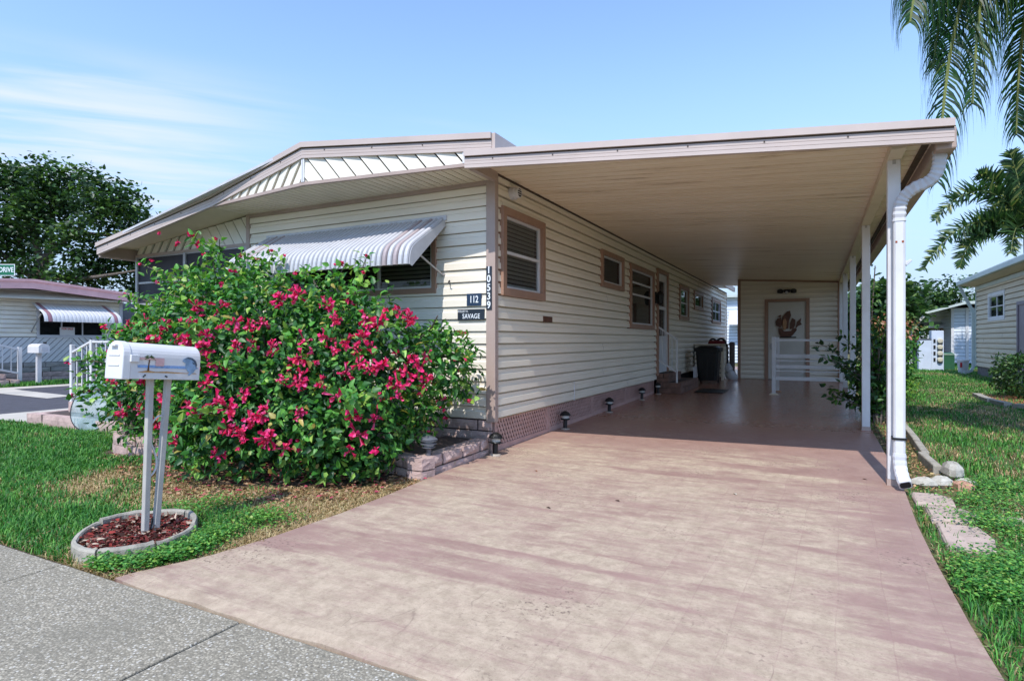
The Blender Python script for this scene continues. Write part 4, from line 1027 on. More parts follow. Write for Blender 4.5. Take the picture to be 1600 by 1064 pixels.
# ================================================================== BLOCK PLANTER at the corner, round planter on the left
pl = thing('planter_wall', 'low two course pink block wall edging the corner bed', 'planter', (-3.1, 4.8, 0))
def two_course(parent, pts, depth=.16):
    for (A, B) in zip(pts, pts[1:]):
        block_run(parent, A, B, -.03, .062, depth, .36, phase=.4, amp=.014)
        block_run(parent, A, B, .067, .172, depth, .33, phase=.0, amp=.018)
two_course(pl, [(-3.62, 4.30), (-3.04, 4.17), (-2.985, 4.30)][:2])
two_course(pl, [(-3.035, 4.175), (-3.065, 5.40)])
MB().prism([(-3.60, 4.33, .02), (-3.06, 4.21, .02), (-3.09, 5.38, .02), (-3.62, 5.38, .02)], (0, 0, .135)).build('core', m_mortar, pl)
bed = MB().sheet([(-6.9, 3.5, -.012), (-5.0, 3.25, -.012), (-3.9, 3.3, -.012), (-3.2, 4.25, -.012), (-3.15, 5.46, -.012), (-6.9, 5.46, -.012)]).build('planting_bed', m_soil)
tag(bed, kind='structure')
rp = thing('round_planter', 'curved low planter of pale blocks left of the bougainvillea', 'planter', (-6.6, 3.95, 0))
for c, (za, zb) in enumerate(((-.03, .085), (.092, .19))):
    n_ = 9
    for k in range(n_):
        a0 = R(150 + 200 * (k + .03 + .5 * (c % 2)) / n_); a1 = R(150 + 200 * (k + .97 + .5 * (c % 2)) / n_)
        ctr = Vector((-6.55, 4.12, 0)); r = .50
        p, q = ctr + Vector((math.cos(a0), math.sin(a0), 0)) * r, ctr + Vector((math.cos(a1), math.sin(a1), 0)) * r
        d = q - p; nn = Vector((d.y, -d.x, 0)).normalized()
        mb = MB(); rough_block(mb, p + Vector((0, 0, za)), d, (0, 0, zb - za), nn * .11, 3, 2, .008); mb.build('block', m_block, rp)
MB().lathe([(.47, -.02), (.47, .185)], (-6.55, 4.12, 0), 24).build('soil_core', m_mortar, rp)
MB().lathe([(.44, .15), (.2, .18), (.01, .19)], (-6.55, 4.12, 0), 20).build('soil', m_soil, rp)

# front steps of the porch, their railing and the glass disc leaning on them
ps = thing('porch_steps', 'pale block steps at the left end of the screened porch', 'steps', (-9.9, 4.9, 0))
for i, (x0, x1, y0, y1, z0, z1) in enumerate(((-10.3, -7.9, 4.40, 5.46, -.03, .14), (-9.9, -7.9, 4.75, 5.46, .14, .30), (-9.6, -7.9, 5.05, 5.46, .30, .46))):
    MB().box(x0 + .02, x1 - .02, y0 + .02, y1, z0, z1 - .012).build('step_core', m_mortar, ps)
    h = (z1 - z0) / 1
    block_run(ps, (x0, y0), (x1, y0), z0, z1, .14, .42, phase=.5 * (i % 2), amp=.008)
    block_run(ps, (x0, y1), (x0, y0), z0, z1, .12, .40, phase=.3, amp=.008)
pr = thing('porch_railing', 'white metal railing beside the porch steps on the left', 'railing', (-10.6, 5.35, 0))
ry = 5.35
MB().box(-11.05, -10.99, ry - .03, ry + .03, -.02, 1.13).build('newel', m_white, pr, bevel=.005)
MB().box(-10.46, -10.40, ry - .03, ry + .03, .1, 1.21).build('newel', m_white, pr, bevel=.005)
MB().bar((-11.02, ry, 1.0), (-10.43, ry, 1.19), .04, .03).build('top_rail', m_white, pr)
MB().bar((-11.02, ry, .27), (-10.43, ry, .46), .04, .03).build('bottom_rail', m_white, pr)
MB().bar((-10.43, ry, 1.18), (-9.5, ry, 1.18), .04, .03).build('top_rail', m_white, pr)
MB().bar((-10.43, ry, .50), (-9.5, ry, .50), .04, .03).build('bottom_rail', m_white, pr)
for k in range(1, 4):
    t = k / 4; xx = -11.02 + .59 * t
    MB().box(xx - .009, xx + .009, ry - .009, ry + .009, .27 + .19 * t, 1.0 + .19 * t).build('baluster', m_white, pr)
for k in range(1, 7): MB().box(-10.43 + .13 * k - .009, -10.43 + .13 * k + .009, ry - .009, ry + .009, .5, 1.18).build('baluster', m_white, pr)
gd = thing('glass_disc', 'round pale glass tabletop leaning on the porch steps', 'glass tabletop', (-8.75, 4.28, 0))
tlt = Matrix.Translation((-8.62, 4.46, .335)) @ Matrix.Rotation(R(18), 4, 'Z') @ Matrix.Rotation(R(68), 4, 'X')
m_gdisc = NT('frosted green glass')
_tr = m_gdisc.n.new('ShaderNodeBsdfTransparent'); _tr.inputs[0].default_value = (.80, .92, .93, 1)
_df = m_gdisc.n.new('ShaderNodeBsdfPrincipled'); _df.inputs['Base Color'].default_value = (*lin(196, 210, 212), 1); _df.inputs['Roughness'].default_value = .12
_mx = m_gdisc.n.new('ShaderNodeMixShader'); m_gdisc.l.new(m_gdisc.ramp(m_gdisc.noise(5, 4), .3, .8, .10, .34), _mx.inputs[0])
m_gdisc.l.new(_tr.outputs[0], _mx.inputs[1]); m_gdisc.l.new(_df.outputs[0], _mx.inputs[2]); m_gdisc.l.new(_mx.outputs[0], m_gdisc.n['Material Output'].inputs['Surface'])
mb = MB(); mb.lathe([(.355, -.004), (.355, .004)], n=48); mb.v = [tuple(tlt @ Vector(p)) for p in mb.v]; mb.build('glass', m_gdisc.m, gd)
mb = MB(); ring = [(.36 * math.cos(a), .36 * math.sin(a), 0) for a in np.linspace(0, 2 * math.pi, 49)]
mb.tube([tlt @ Vector(p) for p in ring], .007, 6); mb.build('edge', m_black, gd)

# ================================================================== MAILBOX
mbx = thing('mailbox', 'white painted mailbox with beach scene on two legs by the sidewalk', 'mailbox', (-3.68, 2.2, 0))
PIT = R(-4.5); MO = Vector((-3.67, 2.02, .976))
def mm(s, a, z): return (MO.x + a, MO.y + s * math.cos(PIT) - z * math.sin(PIT), MO.z + s * math.sin(PIT) + z * math.cos(PIT))
HWd, HB, ML = .083, .135, .462
arch = [(-HWd, 0), (HWd, 0), (HWd, HB)] + [(HWd * math.cos(t), HB + HWd * math.sin(t)) for t in np.linspace(.25, math.pi - .25, 12)] + [(-HWd, HB)]
mb = MB(); mb.ring_sweep([[mm(s, a, z) for a, z in arch] for s in (.0, ML)]); mb.build('body', m_white, mbx, bevel=.004)
arc2 = [(a * 1.05, (z - .1) * 1.04 + .1) for a, z in arch]
mb = MB(); mb.ring_sweep([[mm(s, a, z) for a, z in arc2] for s in (-.028, .022)])
dr = mb.build('front_door', m_white, mbx, bevel=.006)
MB().mbox(lambda a, o, z: mm(-.028 - o, a, z), -.055, .055, 0, .004, .075, .082).mbox(lambda a, o, z: mm(-.028 - o, a, z), -.055, .055, 0, .004, .135, .142).mbox(lambda a, o, z: mm(-.028 - o, a, z), -.03, .03, 0, .018, .19, .2).build('door_ribs', m_white, dr)
sd_ = lambda s, z, o=.0: mm(s, HWd + o, z)
sdm = lambda a, o, z: mm(a, HWd + o, z)
MB().mbox(sdm, .012, .062, 0, .016, .10, .142).build('flag_hinge', m_white, mbx, bevel=.003)
m_flagp = M('faded pink flag', lin(205, 165, 165), .6, .1, 20)
MB().mbox(sdm, .062, .215, .004, .009, .118, .130).mbox(sdm, .165, .215, .004, .009, .082, .118).build('flag', m_flagp, mbx)
m_sea = M('painted sea', lin(128, 160, 205), .6, .25, 40); m_sand = M('painted sand', lin(190, 140, 80), .6, .2, 60)
m_ptrunk = M('painted trunk', lin(96, 66, 40), .6, .15, 60); m_pleaf = M('painted leaf', lin(70, 88, 50), .6, .2, 60)
m_dolph = M('painted dolphin', lin(128, 156, 186), .6, .2, 30); m_dold = M('painted outline', lin(70, 84, 100), .6, .2, 40)
def paint(name, pts, mat, o=.0012): MB().prism([sd_(s, z, o) for s, z in pts], (.0008, 0, 0)).build(name, mat, mbx)
paint('painted_sea', [(.062, .068), (.30, .070), (.43, .070), (.45, .078), (.40, .088), (.2, .086), (.06, .084)], m_sea)
paint('painted_sand', [(.06, .041), (.44, .041), (.43, .045), (.36, .044), (.30, .047), (.24, .050), (.17, .046), (.12, .053), (.085, .046)], m_sand, .0022)
paint('painted_trunk', [(.118, .05), (.130, .05), (.128, .08), (.131, .118), (.124, .118), (.121, .08)], m_ptrunk, .0032)
for k, (a, l) in enumerate(((20, .038), (55, .034), (90, .030), (125, .034), (160, .038), (-12, .036), (192, .036))):
    a = R(a); c = (.127, .128); tip = (c[0] + l * math.cos(a), c[1] + l * .55 * math.sin(a) - .006)
    paint('painted_frond', [c, (c[0] + l * .5 * math.cos(a) - .003, c[1] + l * .45 * math.sin(a) + .007), tip, (c[0] + l * .5 * math.cos(a) + .003, c[1] + l * .35 * math.sin(a) - .002)], m_pleaf, .0102 if k > 4 else .0042)
body_d = [(.335, .118), (.345, .134), (.37, .146), (.40, .142), (.425, .124), (.435, .10), (.430, .075), (.415, .05), (.395, .034), (.385, .027), (.378, .034), (.385, .048), (.37, .062), (.355, .085), (.36, .105), (.345, .112)]
paint('painted_dolphin', body_d, m_dolph, .0042)
paint('painted_dolphin_back', [(.345, .134), (.37, .146), (.40, .142), (.425, .124), (.435, .10), (.430, .078), (.422, .10), (.41, .12), (.39, .133), (.365, .136)], m_dold, .0055)
paint('painted_fin', [(.40, .118), (.425, .098), (.405, .105)], m_dold, .0062)
bolts = MB()
for s in (.10, .108, .235, .242): bolts.mbox(sdm, s - .004, s + .004, 0, .004, .012 + (s % .01), .02 + (s % .01))
tag(bolts.build('bolts', m_black, mbx), kind='stuff')
m_legm = M('grey painted post', lin(178, 174, 168), .5, .08, 8, .03, 60, dirt=.25, dcol=lin(120, 114, 106))
FL0, FL1 = Vector((-3.66, 2.172, -.03)), Vector((-3.66, 2.205, .966))
MB().bar(FL0, FL1, .034, .034, (0, 1, 0)).build('leg', m_legm, mbx, bevel=.004)
MB().bar((-3.66, 2.235, -.03), (-3.66, 2.318, .957), .034, .034, (0, 1, 0)).build('leg', m_legm, mbx, bevel=.004)
MB().tube(bez([(-3.66, 2.205, .66), (-3.66, 2.24, .76), (-3.66, 2.31, .74), (-3.66, 2.29, .66)], 12), .006, 6).tube(bez([(-3.66, 2.20, .62), (-3.66, 2.20, .54), (-3.66, 2.28, .46), (-3.66, 2.25, .38), (-3.66, 2.20, .36)], 16), .006, 6).build('scroll', m_white, mbx)
# concrete ring around it: curved segments with gaps, mulch inside
rg = thing('mailbox_edging', 'oval ring of weathered concrete edging around the mailbox legs', 'edging', (-3.68, 2.16, 0))
RC = Vector((-3.71, 2.16, 0))
def ring_pt(a, r): 
    v = Vector((r * .42 * math.cos(a), r * .31 * math.sin(a), 0)); th = R(142)
    return RC + Vector((v.x * math.cos(th) - v.y * math.sin(th), v.x * math.sin(th) + v.y * math.cos(th), 0))
for k in range(7):
    a0, a1 = 2 * math.pi * (k + .025) / 7, 2 * math.pi * (k + .975) / 7; rings = []
    zt_ = .052 + rng.uniform(-.008, .012); tl_ = rng.uniform(-.02, .02)
    for a in np.linspace(a0, a1, 9):
        w = .055 + .007 * math.sin(a * 9); zz = zt_ + tl_ * (a - a0) + rng.uniform(-.003, .003)
        rings.append([ring_pt(a, 1 - w) + Vector((0, 0, -.04)), ring_pt(a, 1 + w) + Vector((0, 0, -.04)), ring_pt(a, 1 + w * .9) + Vector((0, 0, zz - .012)), ring_pt(a, 1 + w * .5) + Vector((0, 0, zz)), ring_pt(a, 1 - w * .5) + Vector((0, 0, zz)), ring_pt(a, 1 - w * .9) + Vector((0, 0, zz - .01))])
    mb = MB(); mb.ring_sweep(rings); mb.build('edging_stone', m_conc, rg)
MB().sheet([ring_pt(a, .97) + Vector((0, 0, .006)) for a in np.linspace(0, 2 * math.pi, 30)[:-1]]).build('soil', m_soil, rg)
n_ = 1900
aa, rr = rng.uniform(0, 2 * np.pi, n_), np.sqrt(rng.uniform(0, .82, n_))
P = np.array([ring_pt(a, r) for a, r in zip(aa, rr)]); P[:, 2] = .012 + rng.uniform(0, .022, n_)
pal = np.array([lin(112, 56, 54), lin(90, 46, 46), lin(142, 92, 82), lin(186, 166, 148), lin(66, 46, 42), lin(140, 60, 56)])
C = pal[rng.integers(0, 6, n_)] * rng.uniform(.7, 1.2, (n_, 1))
Dr = np.stack([rng.normal(size=n_), rng.normal(size=n_), rng.normal(size=n_) * .25], 1); N = np.stack([rng.normal(size=n_) * .4, rng.normal(size=n_) * .4, np.ones(n_)], 1)
ml = npmesh('mulch', *leaf_geo(P, Dr, N, rng.uniform(.022, .055, n_), rng.uniform(.01, .024, n_), C, .5, .1), m_dry, None)
tag(ml, 'dark red bark mulch inside the mailbox ring', 'mulch', kind='stuff')
tw = tag(MB().tube([(-3.66, 2.20, .0), (-3.67, 2.23, .10), (-3.66, 2.28, .19)], [.006, .005, .003], 5).tube([(-3.67, 2.21, .0), (-3.70, 2.24, .08)], .005, 5).build('dead_twig', m_black), 'dark dead twig leaning on the mailbox leg', 'twig')

# ================================================================== BOUGAINVILLEA
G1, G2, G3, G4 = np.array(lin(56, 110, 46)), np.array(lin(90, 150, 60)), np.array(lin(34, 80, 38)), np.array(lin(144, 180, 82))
def leaf_cols(n, pal, w, amp=.22):
    c = np.array(pal)[rng.choice(len(pal), n, p=np.array(w) / sum(w))]
    return np.clip(c * (1 + rng.uniform(-amp, amp, (n, 1))) * (1 + rng.uniform(-.08, .08, (n, 3))), .003, 1)
def in_lobes(P, lobes, k=1.0):
    m = np.zeros(len(P), bool)
    for (a, b, c, x, y, z) in lobes: m |= (((P - [a, b, c]) / [x * k, y * k, z * k]) ** 2).sum(1) < 1
    return m
def shell_points(lobes, n, lo=.72, hi=1.04, core=.80, zmin=.0):
    w = np.array([x * y + y * z + x * z for *_, x, y, z in lobes]); out_p, out_n = [], []
    while sum(map(len, out_p)) < n:
        i = rng.choice(len(lobes), 6000, p=w / w.sum()); L_ = np.array(lobes)[i]
        u = unit(rng.normal(size=(6000, 3))); r = rng.uniform(lo ** 2, hi ** 2, (6000, 1)) ** .5
        lump = 1 + .17 * np.sin(u[:, :1] * 7 + i[:, None]) * np.sin(u[:, 1:2] * 6 + 2 * i[:, None]) + .06 * np.sin(u[:, 2:3] * 13 + i[:, None])
        P = L_[:, :3] + u * L_[:, 3:] * r * lump
        ok = ~in_lobes(P, lobes, core) & (P[:, 2] > zmin)
        out_p.append(P[ok]); out_n.append(unit(u / L_[:, 3:])[ok])
    return np.concatenate(out_p)[:n], np.concatenate(out_n)[:n]
LOBES = [(-6.55, 4.25, .70, .85, .70, .80), (-6.9, 4.60, .92, .72, .60, .58), (-6.15, 4.55, 1.36, .74, .62, .62), (-5.5, 4.30, .95, 1.15, .85, .88), (-4.75, 4.15, .85, 1.00, .85, .88), (-4.6, 3.85, .50, 1.20, .72, .62), (-4.38, 4.50, 1.14, .50, .46, .52), (-3.75, 4.35, .80, .62, .60, .75), (-3.70, 4.0, .45, .50, .55, .52), (-3.37, 4.85, .93, .40, .35, .38)]
bou = thing('bougainvillea', 'sprawling bougainvillea bush with magenta flowers in front of the house', 'bush', (-4.9, 4.3, 0))
parts = []
P, N = shell_points(LOBES, 17500, .74, 1.10, .80, .03)
D_ = N * .55 + rng.normal(size=P.shape) * .55 + np.array([[0, -.1, -.25]])
parts.append(leaf_geo(P, D_, N + rng.normal(size=P.shape) * .5 + [[0, 0, .5]], rng.uniform(.032, .098, len(P)), rng.uniform(.022, .056, len(P)), leaf_cols(len(P), [G1, G2, G3, G4, np.array(lin(176, 160, 84))], [4, 3.6, 3.2, 1.3, .3], .36), .5, .22))
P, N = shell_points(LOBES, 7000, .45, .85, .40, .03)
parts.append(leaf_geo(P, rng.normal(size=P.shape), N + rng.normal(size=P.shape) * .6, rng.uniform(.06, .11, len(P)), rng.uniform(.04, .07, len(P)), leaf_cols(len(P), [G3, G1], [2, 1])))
# long shoots arching out of the top
stems = MB(); tips = []
shoots = [((-6.7, 4.8, 1.9), (-6.75, 4.75, 2.42), (-6.95, 4.7, 2.50)), ((-6.9, 4.7, 1.9), (-7.5, 4.7, 2.05), (-8.05, 4.75, 2.22)), ((-7.3, 4.6, 1.6), (-7.7, 4.5, 1.75), (-8.0, 4.5, 1.80)),
          ((-6.5, 4.8, 1.9), (-6.7, 4.9, 2.25), (-6.55, 4.8, 2.45)), ((-5.6, 4.5, 1.8), (-5.55, 4.7, 2.05), (-5.45, 4.68, 2.22)), ((-5.7, 4.45, 1.8), (-5.6, 4.6, 2.0), (-5.62, 4.6, 2.10)),
          ((-4.25, 4.5, 1.55), (-4.12, 4.6, 1.85), (-4.02, 4.6, 2.06)), ((-4.35, 4.5, 1.55), (-4.38, 4.55, 1.85), (-4.28, 4.55, 1.96)), ((-4.2, 4.5, 1.5), (-4.1, 4.5, 1.7), (-4.0, 4.55, 1.85)),
          ((-3.6, 4.8, 1.15), (-3.3, 4.95, 1.30), (-3.10, 4.95, 1.24)), ((-3.4, 4.9, 1.0), (-3.15, 4.95, 1.12), (-3.02, 4.95, .98)), ((-3.4, 4.9, .9), (-3.12, 4.95, .8), (-3.02, 4.9, .62)),
          ((-7.0, 4.2, 1.0), (-7.35, 4.1, 1.2), (-7.65, 4.15, 1.05)), ((-7.0, 4.2, .8), (-7.3, 4.1, .9), (-7.5, 4.1, .8)), ((-6.8, 4.7, 1.8), (-7.1, 4.7, 2.15), (-7.3, 4.75, 2.1)),
          ((-4.6, 4.5, 1.75), (-4.75, 4.5, 1.95), (-4.9, 4.55, 1.92)), ((-7.2, 3.9, .6), (-7.5, 3.75, .7), (-7.6, 3.7, .55)), ((-6.3, 4.7, 2.0), (-6.1, 4.75, 2.2), (-6.0, 4.7, 2.22))]
for _k in range(46):          # short whippy canes all over the outline
    l = LOBES[_k % len(LOBES)]; u_ = Vector((rng.normal(), rng.normal() * .6 - .35, abs(rng.normal()) * .8 + .25)).normalized()
    b0 = Vector(l[:3]) + Vector((u_.x * l[3], u_.y * l[4], u_.z * l[5])) * .9; ln = rng.uniform(.22, .48)
    if b0.y > 4.95 or b0.x > -3.3 or (b0.x > -4.6 and b0.z > 1.2): continue
    shoots.append((tuple(b0), tuple(b0 + u_ * ln * .5 + Vector((0, 0, .06))), tuple(b0 + u_ * ln + Vector((0, -.02, -.05)))))
for s in shoots:
    path = bez([s[0], s[1], s[2]], 10); stems.tube(path, [.010 - .0006 * i for i in range(11)], 5); tips.append(tuple(path[-1]))
    pts = np.array([path[int(t)].lerp(path[min(int(t) + 1, 10)], t % 1) for t in np.linspace(.5, 9.99, 46)])
    pts += rng.normal(size=pts.shape) * [[.055, .055, .045]]
    dd = rng.normal(size=pts.shape) + [[0, -.3, .2]]
    parts.append(leaf_geo(pts, dd, rng.normal(size=pts.shape) * .5 + [[0, -.5, 1]], rng.uniform(.06, .105, len(pts)), rng.uniform(.036, .06, len(pts)), leaf_cols(len(pts), [G1, G2, G4], [2, 4, 2]), .5, .25))
fo = npmesh('foliage', *merge(parts), m_leaf, bou); tag(fo, kind='stuff')
for k in range(14):
    a = rng.uniform(-.7, .7); b = Vector((-4.9 + rng.uniform(-.25, .25), 4.45 + rng.uniform(-.15, .15), -.02)); l = LOBES[k % len(LOBES)]
    stems.tube(bez([b, b + Vector((a * .2, 0, .5)), Vector(l[:3]) + Vector((0, 0, .2)), Vector(l[:3]) + Vector((a * .4, -.3, .5))], 9), [.03, .028, .026, .022, .02, .016, .013, .01, .008, .006], 6)
tag(stems.build('stems', m_bark, bou), kind='stuff')
PK = [np.array(lin(236, 48, 122)), np.array(lin(244, 96, 156)), np.array(lin(212, 28, 88)), np.array(lin(230, 76, 110))]
fl_mesh = []
for v in range(7):
    nb = rng.integers(9, 20) if v < 5 else 3; rad = .070 if v < 5 else .03
    cc = rng.normal(size=(nb, 3)) * [[rad, rad, rad * .8]] * .62; P_, D2, N2 = [], [], []
    for c in cc:
        ax = unit((c + rng.normal(size=3) * .05)[None])[0]
        t1 = unit(np.cross(ax, [.3, .5, .8])[None])[0]; t2 = np.cross(ax, t1); ph = rng.uniform(0, 6)
        for k in range(3):
            q = ph + k * 2.094; side = t1 * math.cos(q) + t2 * math.sin(q)
            P_.append(c); D2.append(ax * .75 + side * .75); N2.append(side * -.7 + ax)
    P_, D2, N2 = map(np.array, (P_, D2, N2)); n_ = len(P_)
    V, T, C = leaf_geo(P_, D2, N2, rng.uniform(.036, .052, n_), rng.uniform(.030, .044, n_), leaf_cols(n_, PK, [4, 3, 2, 1], .18), .4, .05)
    V = np.concatenate([V, [[0, 0, 0]]]); C = np.concatenate([C, [lin(120, 60, 60)]]); ctr = len(V) - 1   # short flower stalks join the bracts
    T = np.concatenate([T, [(ctr, 7 * q, 7 * q + 1) for q in range(n_)]])
    o = npmesh('flower_cluster', V, T, C, m_flower, bou); fl_mesh.append(o.data); bpy.data.objects.remove(o)
FLOWERS = \
[(-6.66, 3.8, 1.34), (-6.44, 3.86, 1.39), (-5.54, 3.51, 1.34), (-5.11, 3.49, 1.36), (-4.7, 3.36, 1.24), (-4.58, 3.41, 1.31), (-4.95, 3.35, 1.18), (-4.5, 3.31, 0.99), (-4.68, 3.32, 1.13), (-4.48, 3.46, 1.35), (-4.33, 3.49, 1.32), (-4.25, 3.56, 1.35), (-4.36, 3.39, 1.13), (-4.26, 3.44, 1.16), (-5.31, 3.47, 1.2), (-5.64, 3.46, 1.18), (-4.19, 3.17, 0.64), (-3.98, 3.21, 0.55), (-4.81, 3.29, 1.02), (-4.62, 3.31, 1.07), (-5.76, 3.45, 0.84), (-6.3, 3.63, 1.05), (-6.52, 3.63, 1.11), (-6.18, 3.63, 0.49), (-4.54, 3.22, 0.83), (-4.62, 3.13, 0.65), (-5.0, 3.18, 0.68), (-4.53, 3.13, 0.63), (-4.17, 3.15, 0.5), (-4.32, 3.16, 0.69), (-4.03, 3.19, 0.45), (-3.93, 3.23, 0.57), (-3.86, 3.27, 0.4), (-4.29, 3.77, 1.56), (-4.23, 3.93, 1.6), (-3.93, 3.73, 1.18), (-3.77, 3.83, 1.21), (-3.57, 3.84, 1.18), (-3.91, 3.67, 1.05), (-3.63, 3.79, 1.1), (-3.45, 3.91, 1.21), (-3.47, 3.86, 1.13), (-3.36, 3.94, 1.13), (-4.05, 4.11, 1.51), (-4.11, 4.44, 1.59), (-3.81, 3.95, 1.38), (-3.51, 3.78, 0.91), (-3.35, 3.88, 0.94), (-3.28, 3.96, 0.97), (-3.42, 3.84, 0.99), (-3.19, 4.06, 0.8), (-3.15, 4.24, 1.01), (-3.13, 4.3, 0.95), (-3.15, 4.43, 1.04), (-3.15, 4.15, 0.9), (-3.19, 4.06, 0.71), (-3.75, 3.49, 0.84), (-3.87, 3.43, 0.87), (-3.89, 3.26, 0.6), (-3.88, 3.27, 0.65), (-3.77, 3.54, 0.89), (-3.84, 3.27, 0.42), (-3.32, 3.65, 0.59), (-3.28, 3.68, 0.43), (-3.22, 3.81, 0.55), (-3.33, 3.63, 0.31), (-3.11, 4.33, 0.81), (-3.4, 4.33, 1.45), (-3.34, 4.4, 1.39), (-3.39, 4.09, 1.35), (-3.21, 4.73, 0.6), (-4.93, 3.16, 0.33), (-5.74, 3.49, 0.65), (-6.18, 3.6, 0.75), (-6.28, 3.59, 0.92), (-5.14, 3.18, 0.48), (-6.46, 3.53, 0.75), (-6.36, 3.57, 0.48), (-3.74, 3.35, 0.34), (-3.63, 3.41, 0.62), (-4.32, 3.18, 0.27), (-4.09, 3.24, 0.75), (-3.63, 3.61, 0.84), (-4.1, 3.53, 1.13), (-4.77, 3.54, 1.5), (-5.28, 3.64, 1.52), (-3.5, 4.02, 1.38), (-3.45, 3.61, 0.74), (-3.26, 3.94, 0.72)]
small = 0
for k, p in enumerate(FLOWERS + tips[:18] + tips[18::3] + [(-6.72, 4.62, 2.36), (-6.98, 4.6, 2.38), (-6.55, 4.6, 2.25), (-3.2, 4.75, .52), (-3.24, 4.85, .45)]):
    if p[0] > -3.55 and p[1] > 4.55 and p[2] > 1.25: continue
    for rep in range(1 + (k % 3 == 0)):
        me = fl_mesh[int(rng.integers(0, 5)) if rep == 0 and k < len(FLOWERS) else int(rng.integers(5, 7))]
        o = link('flower_cluster', me, bou)
        off = Vector((0, -.03, .01)) if rep == 0 else Vector(rng.normal(size=3) * .10)
        o.location = Vector(p) + off; o.rotation_euler = tuple(rng.uniform(0, 6.28, 3)); s_ = rng.uniform(.5, .92); o.scale = (s_, s_, s_)

# ================================================================== GRASS, GROUND COVER, LITTER
GA, GB, GC, TAN, TAN2 = (np.array(lin(*c)) for c in ((64, 124, 50), (104, 156, 70), (48, 98, 46), (190, 168, 126), (156, 130, 94)))
def grass(n, x0, x1, y0, y1, excl, dry, hmin, hmax, d0, pw, name, label):
    P = np.stack([rng.uniform(x0, x1, n), rng.uniform(y0, y1, n), np.full(n, -.03)], 1)
    d = np.hypot(P[:, 0], P[:, 1]); u = P @ np.array([.888, .4596, 0]); f_ = P @ np.array([-.4596, .888, 0])
    keep = (rng.uniform(size=n) < np.minimum(1, (d0 / d) ** pw)) & (f_ > .5) & (np.abs(u / np.maximum(f_, .01)) < 1.5) & ~excl(P)
    P = P[keep]; d = d[keep]; m = len(P)
    q = dry(P) + rng.uniform(-.22, .22, m); isdry = q > .5
    C = leaf_cols(m, [GA, GB, GC], [4, 3, 2], .25); C[isdry] = leaf_cols(isdry.sum(), [TAN, TAN2], [3, 2], .2)
    H = rng.uniform(hmin, hmax, m) * np.where(isdry, .6, 1) * (.75 + .5 * vnoise(P[:, 0], P[:, 1], .25, 5)); W = rng.uniform(.0045, .008, m) * (d / 4) ** .45
    lean = rng.uniform(.15, 1.0, m) + isdry * .5
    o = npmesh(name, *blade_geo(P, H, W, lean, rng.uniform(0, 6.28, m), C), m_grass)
    return tag(o, label, 'grass', kind='stuff')
LT = np.array(LEFT); RT = np.array(RIGHT)
th52 = R(142)
def in_ring(P, k=1.1):
    v = P[:, :2] - np.array([RC.x, RC.y]); a = v[:, 0] * math.cos(th52) + v[:, 1] * math.sin(th52); b = -v[:, 0] * math.sin(th52) + v[:, 1] * math.cos(th52)
    return (a / (.42 * k)) ** 2 + (b / (.31 * k)) ** 2 < 1
def ex_left(P):
    e = P[:, 0] > np.interp(P[:, 1], LT[:, 0], LT[:, 1]) - .012 + .02 * vnoise(P[:, 0], P[:, 1], .08, 3)
    e |= in_ring(P); e |= ((P[:, 0] + 6.55) ** 2 + (P[:, 1] - 4.12) ** 2 < .60 ** 2)
    e |= (P[:, 0] < -7.85) & (P[:, 1] > 4.36) & (P[:, 0] > -10.3)
    e |= ((P[:, 1] > 4.42) & (P[:, 0] < -9.2)) | (P[:, 0] < -11.9) | ((P[:, 1] > 4.3) & (P[:, 0] < -11.2))
    e |= in_lobes(P * [1, 1, 0] + [0, 0, .5], LOBES, .82)
    e |= (P[:, 0] > -3.68) & (P[:, 1] > 4.25)
    e |= P[:, 1] < 1.72 + .03 * vnoise(P[:, 0], P[:, 1], .1, 9)
    return e
def dry_left(P):
    a = vnoise(P[:, 0], P[:, 1], .9, 1) * .5 + vnoise(P[:, 0], P[:, 1], .33, 2) * .5
    near = np.clip((P[:, 1] - 2.15) / .9, 0, 1) * np.clip((P[:, 0] + 6.6) / 1.8, 0, 1)
    edge = np.clip((P[:, 0] - (np.interp(P[:, 1], LT[:, 0], LT[:, 1]) - .5)) / .5, 0, 1) * .25
    rim = np.clip((1.98 - P[:, 1]) / .2, 0, 1) * .22
    return a * .77 + near * .40 + edge + rim
grass(380000, -11.5, -2.9, 1.72, 5.4, ex_left, dry_left, .035, .085, 3.6, 1.25, 'grass', 'green and straw coloured lawn between sidewalk and bougainvillea')
def ex_right(P):
    e = P[:, 0] < np.interp(P[:, 1], RT[:, 0], RT[:, 1]) + .012 + .015 * vnoise(P[:, 0], P[:, 1], .08, 3)
    e |= (P[:, 0] < 1.02) & (P[:, 1] > 5.75) & (rng.uniform(size=len(P)) < .8)
    e |= (P[:, 0] > .68) & (P[:, 0] < 1.0) & (P[:, 1] > 4.15) & (P[:, 1] < 5.75) & (rng.uniform(size=len(P)) < .85)
    e |= (P[:, 0] > 5.05) & (P[:, 1] > 14.4)
    return e
def dry_right(P): return vnoise(P[:, 0], P[:, 1], 1.3, 4) * .45 + vnoise(P[:, 0], P[:, 1], .4, 6) * .42 - .03
grass(560000, .6, 8.5, 1.7, 20, ex_right, dry_right, .035, .08, 3.4, 1.25, 'grass', 'green and straw coloured side lawn right of the driveway')
grass(130000, .6, 9.5, 20, 40, lambda P: (P[:, 0] < .7) | ((P[:, 0] > 5.05) & (P[:, 1] < 26.6)), lambda P: vnoise(P[:, 0], P[:, 1], 2, 4) * .6 + .05, .05, .10, 11, 1.0, 'grass', 'far green lawn around the meter cabinets')
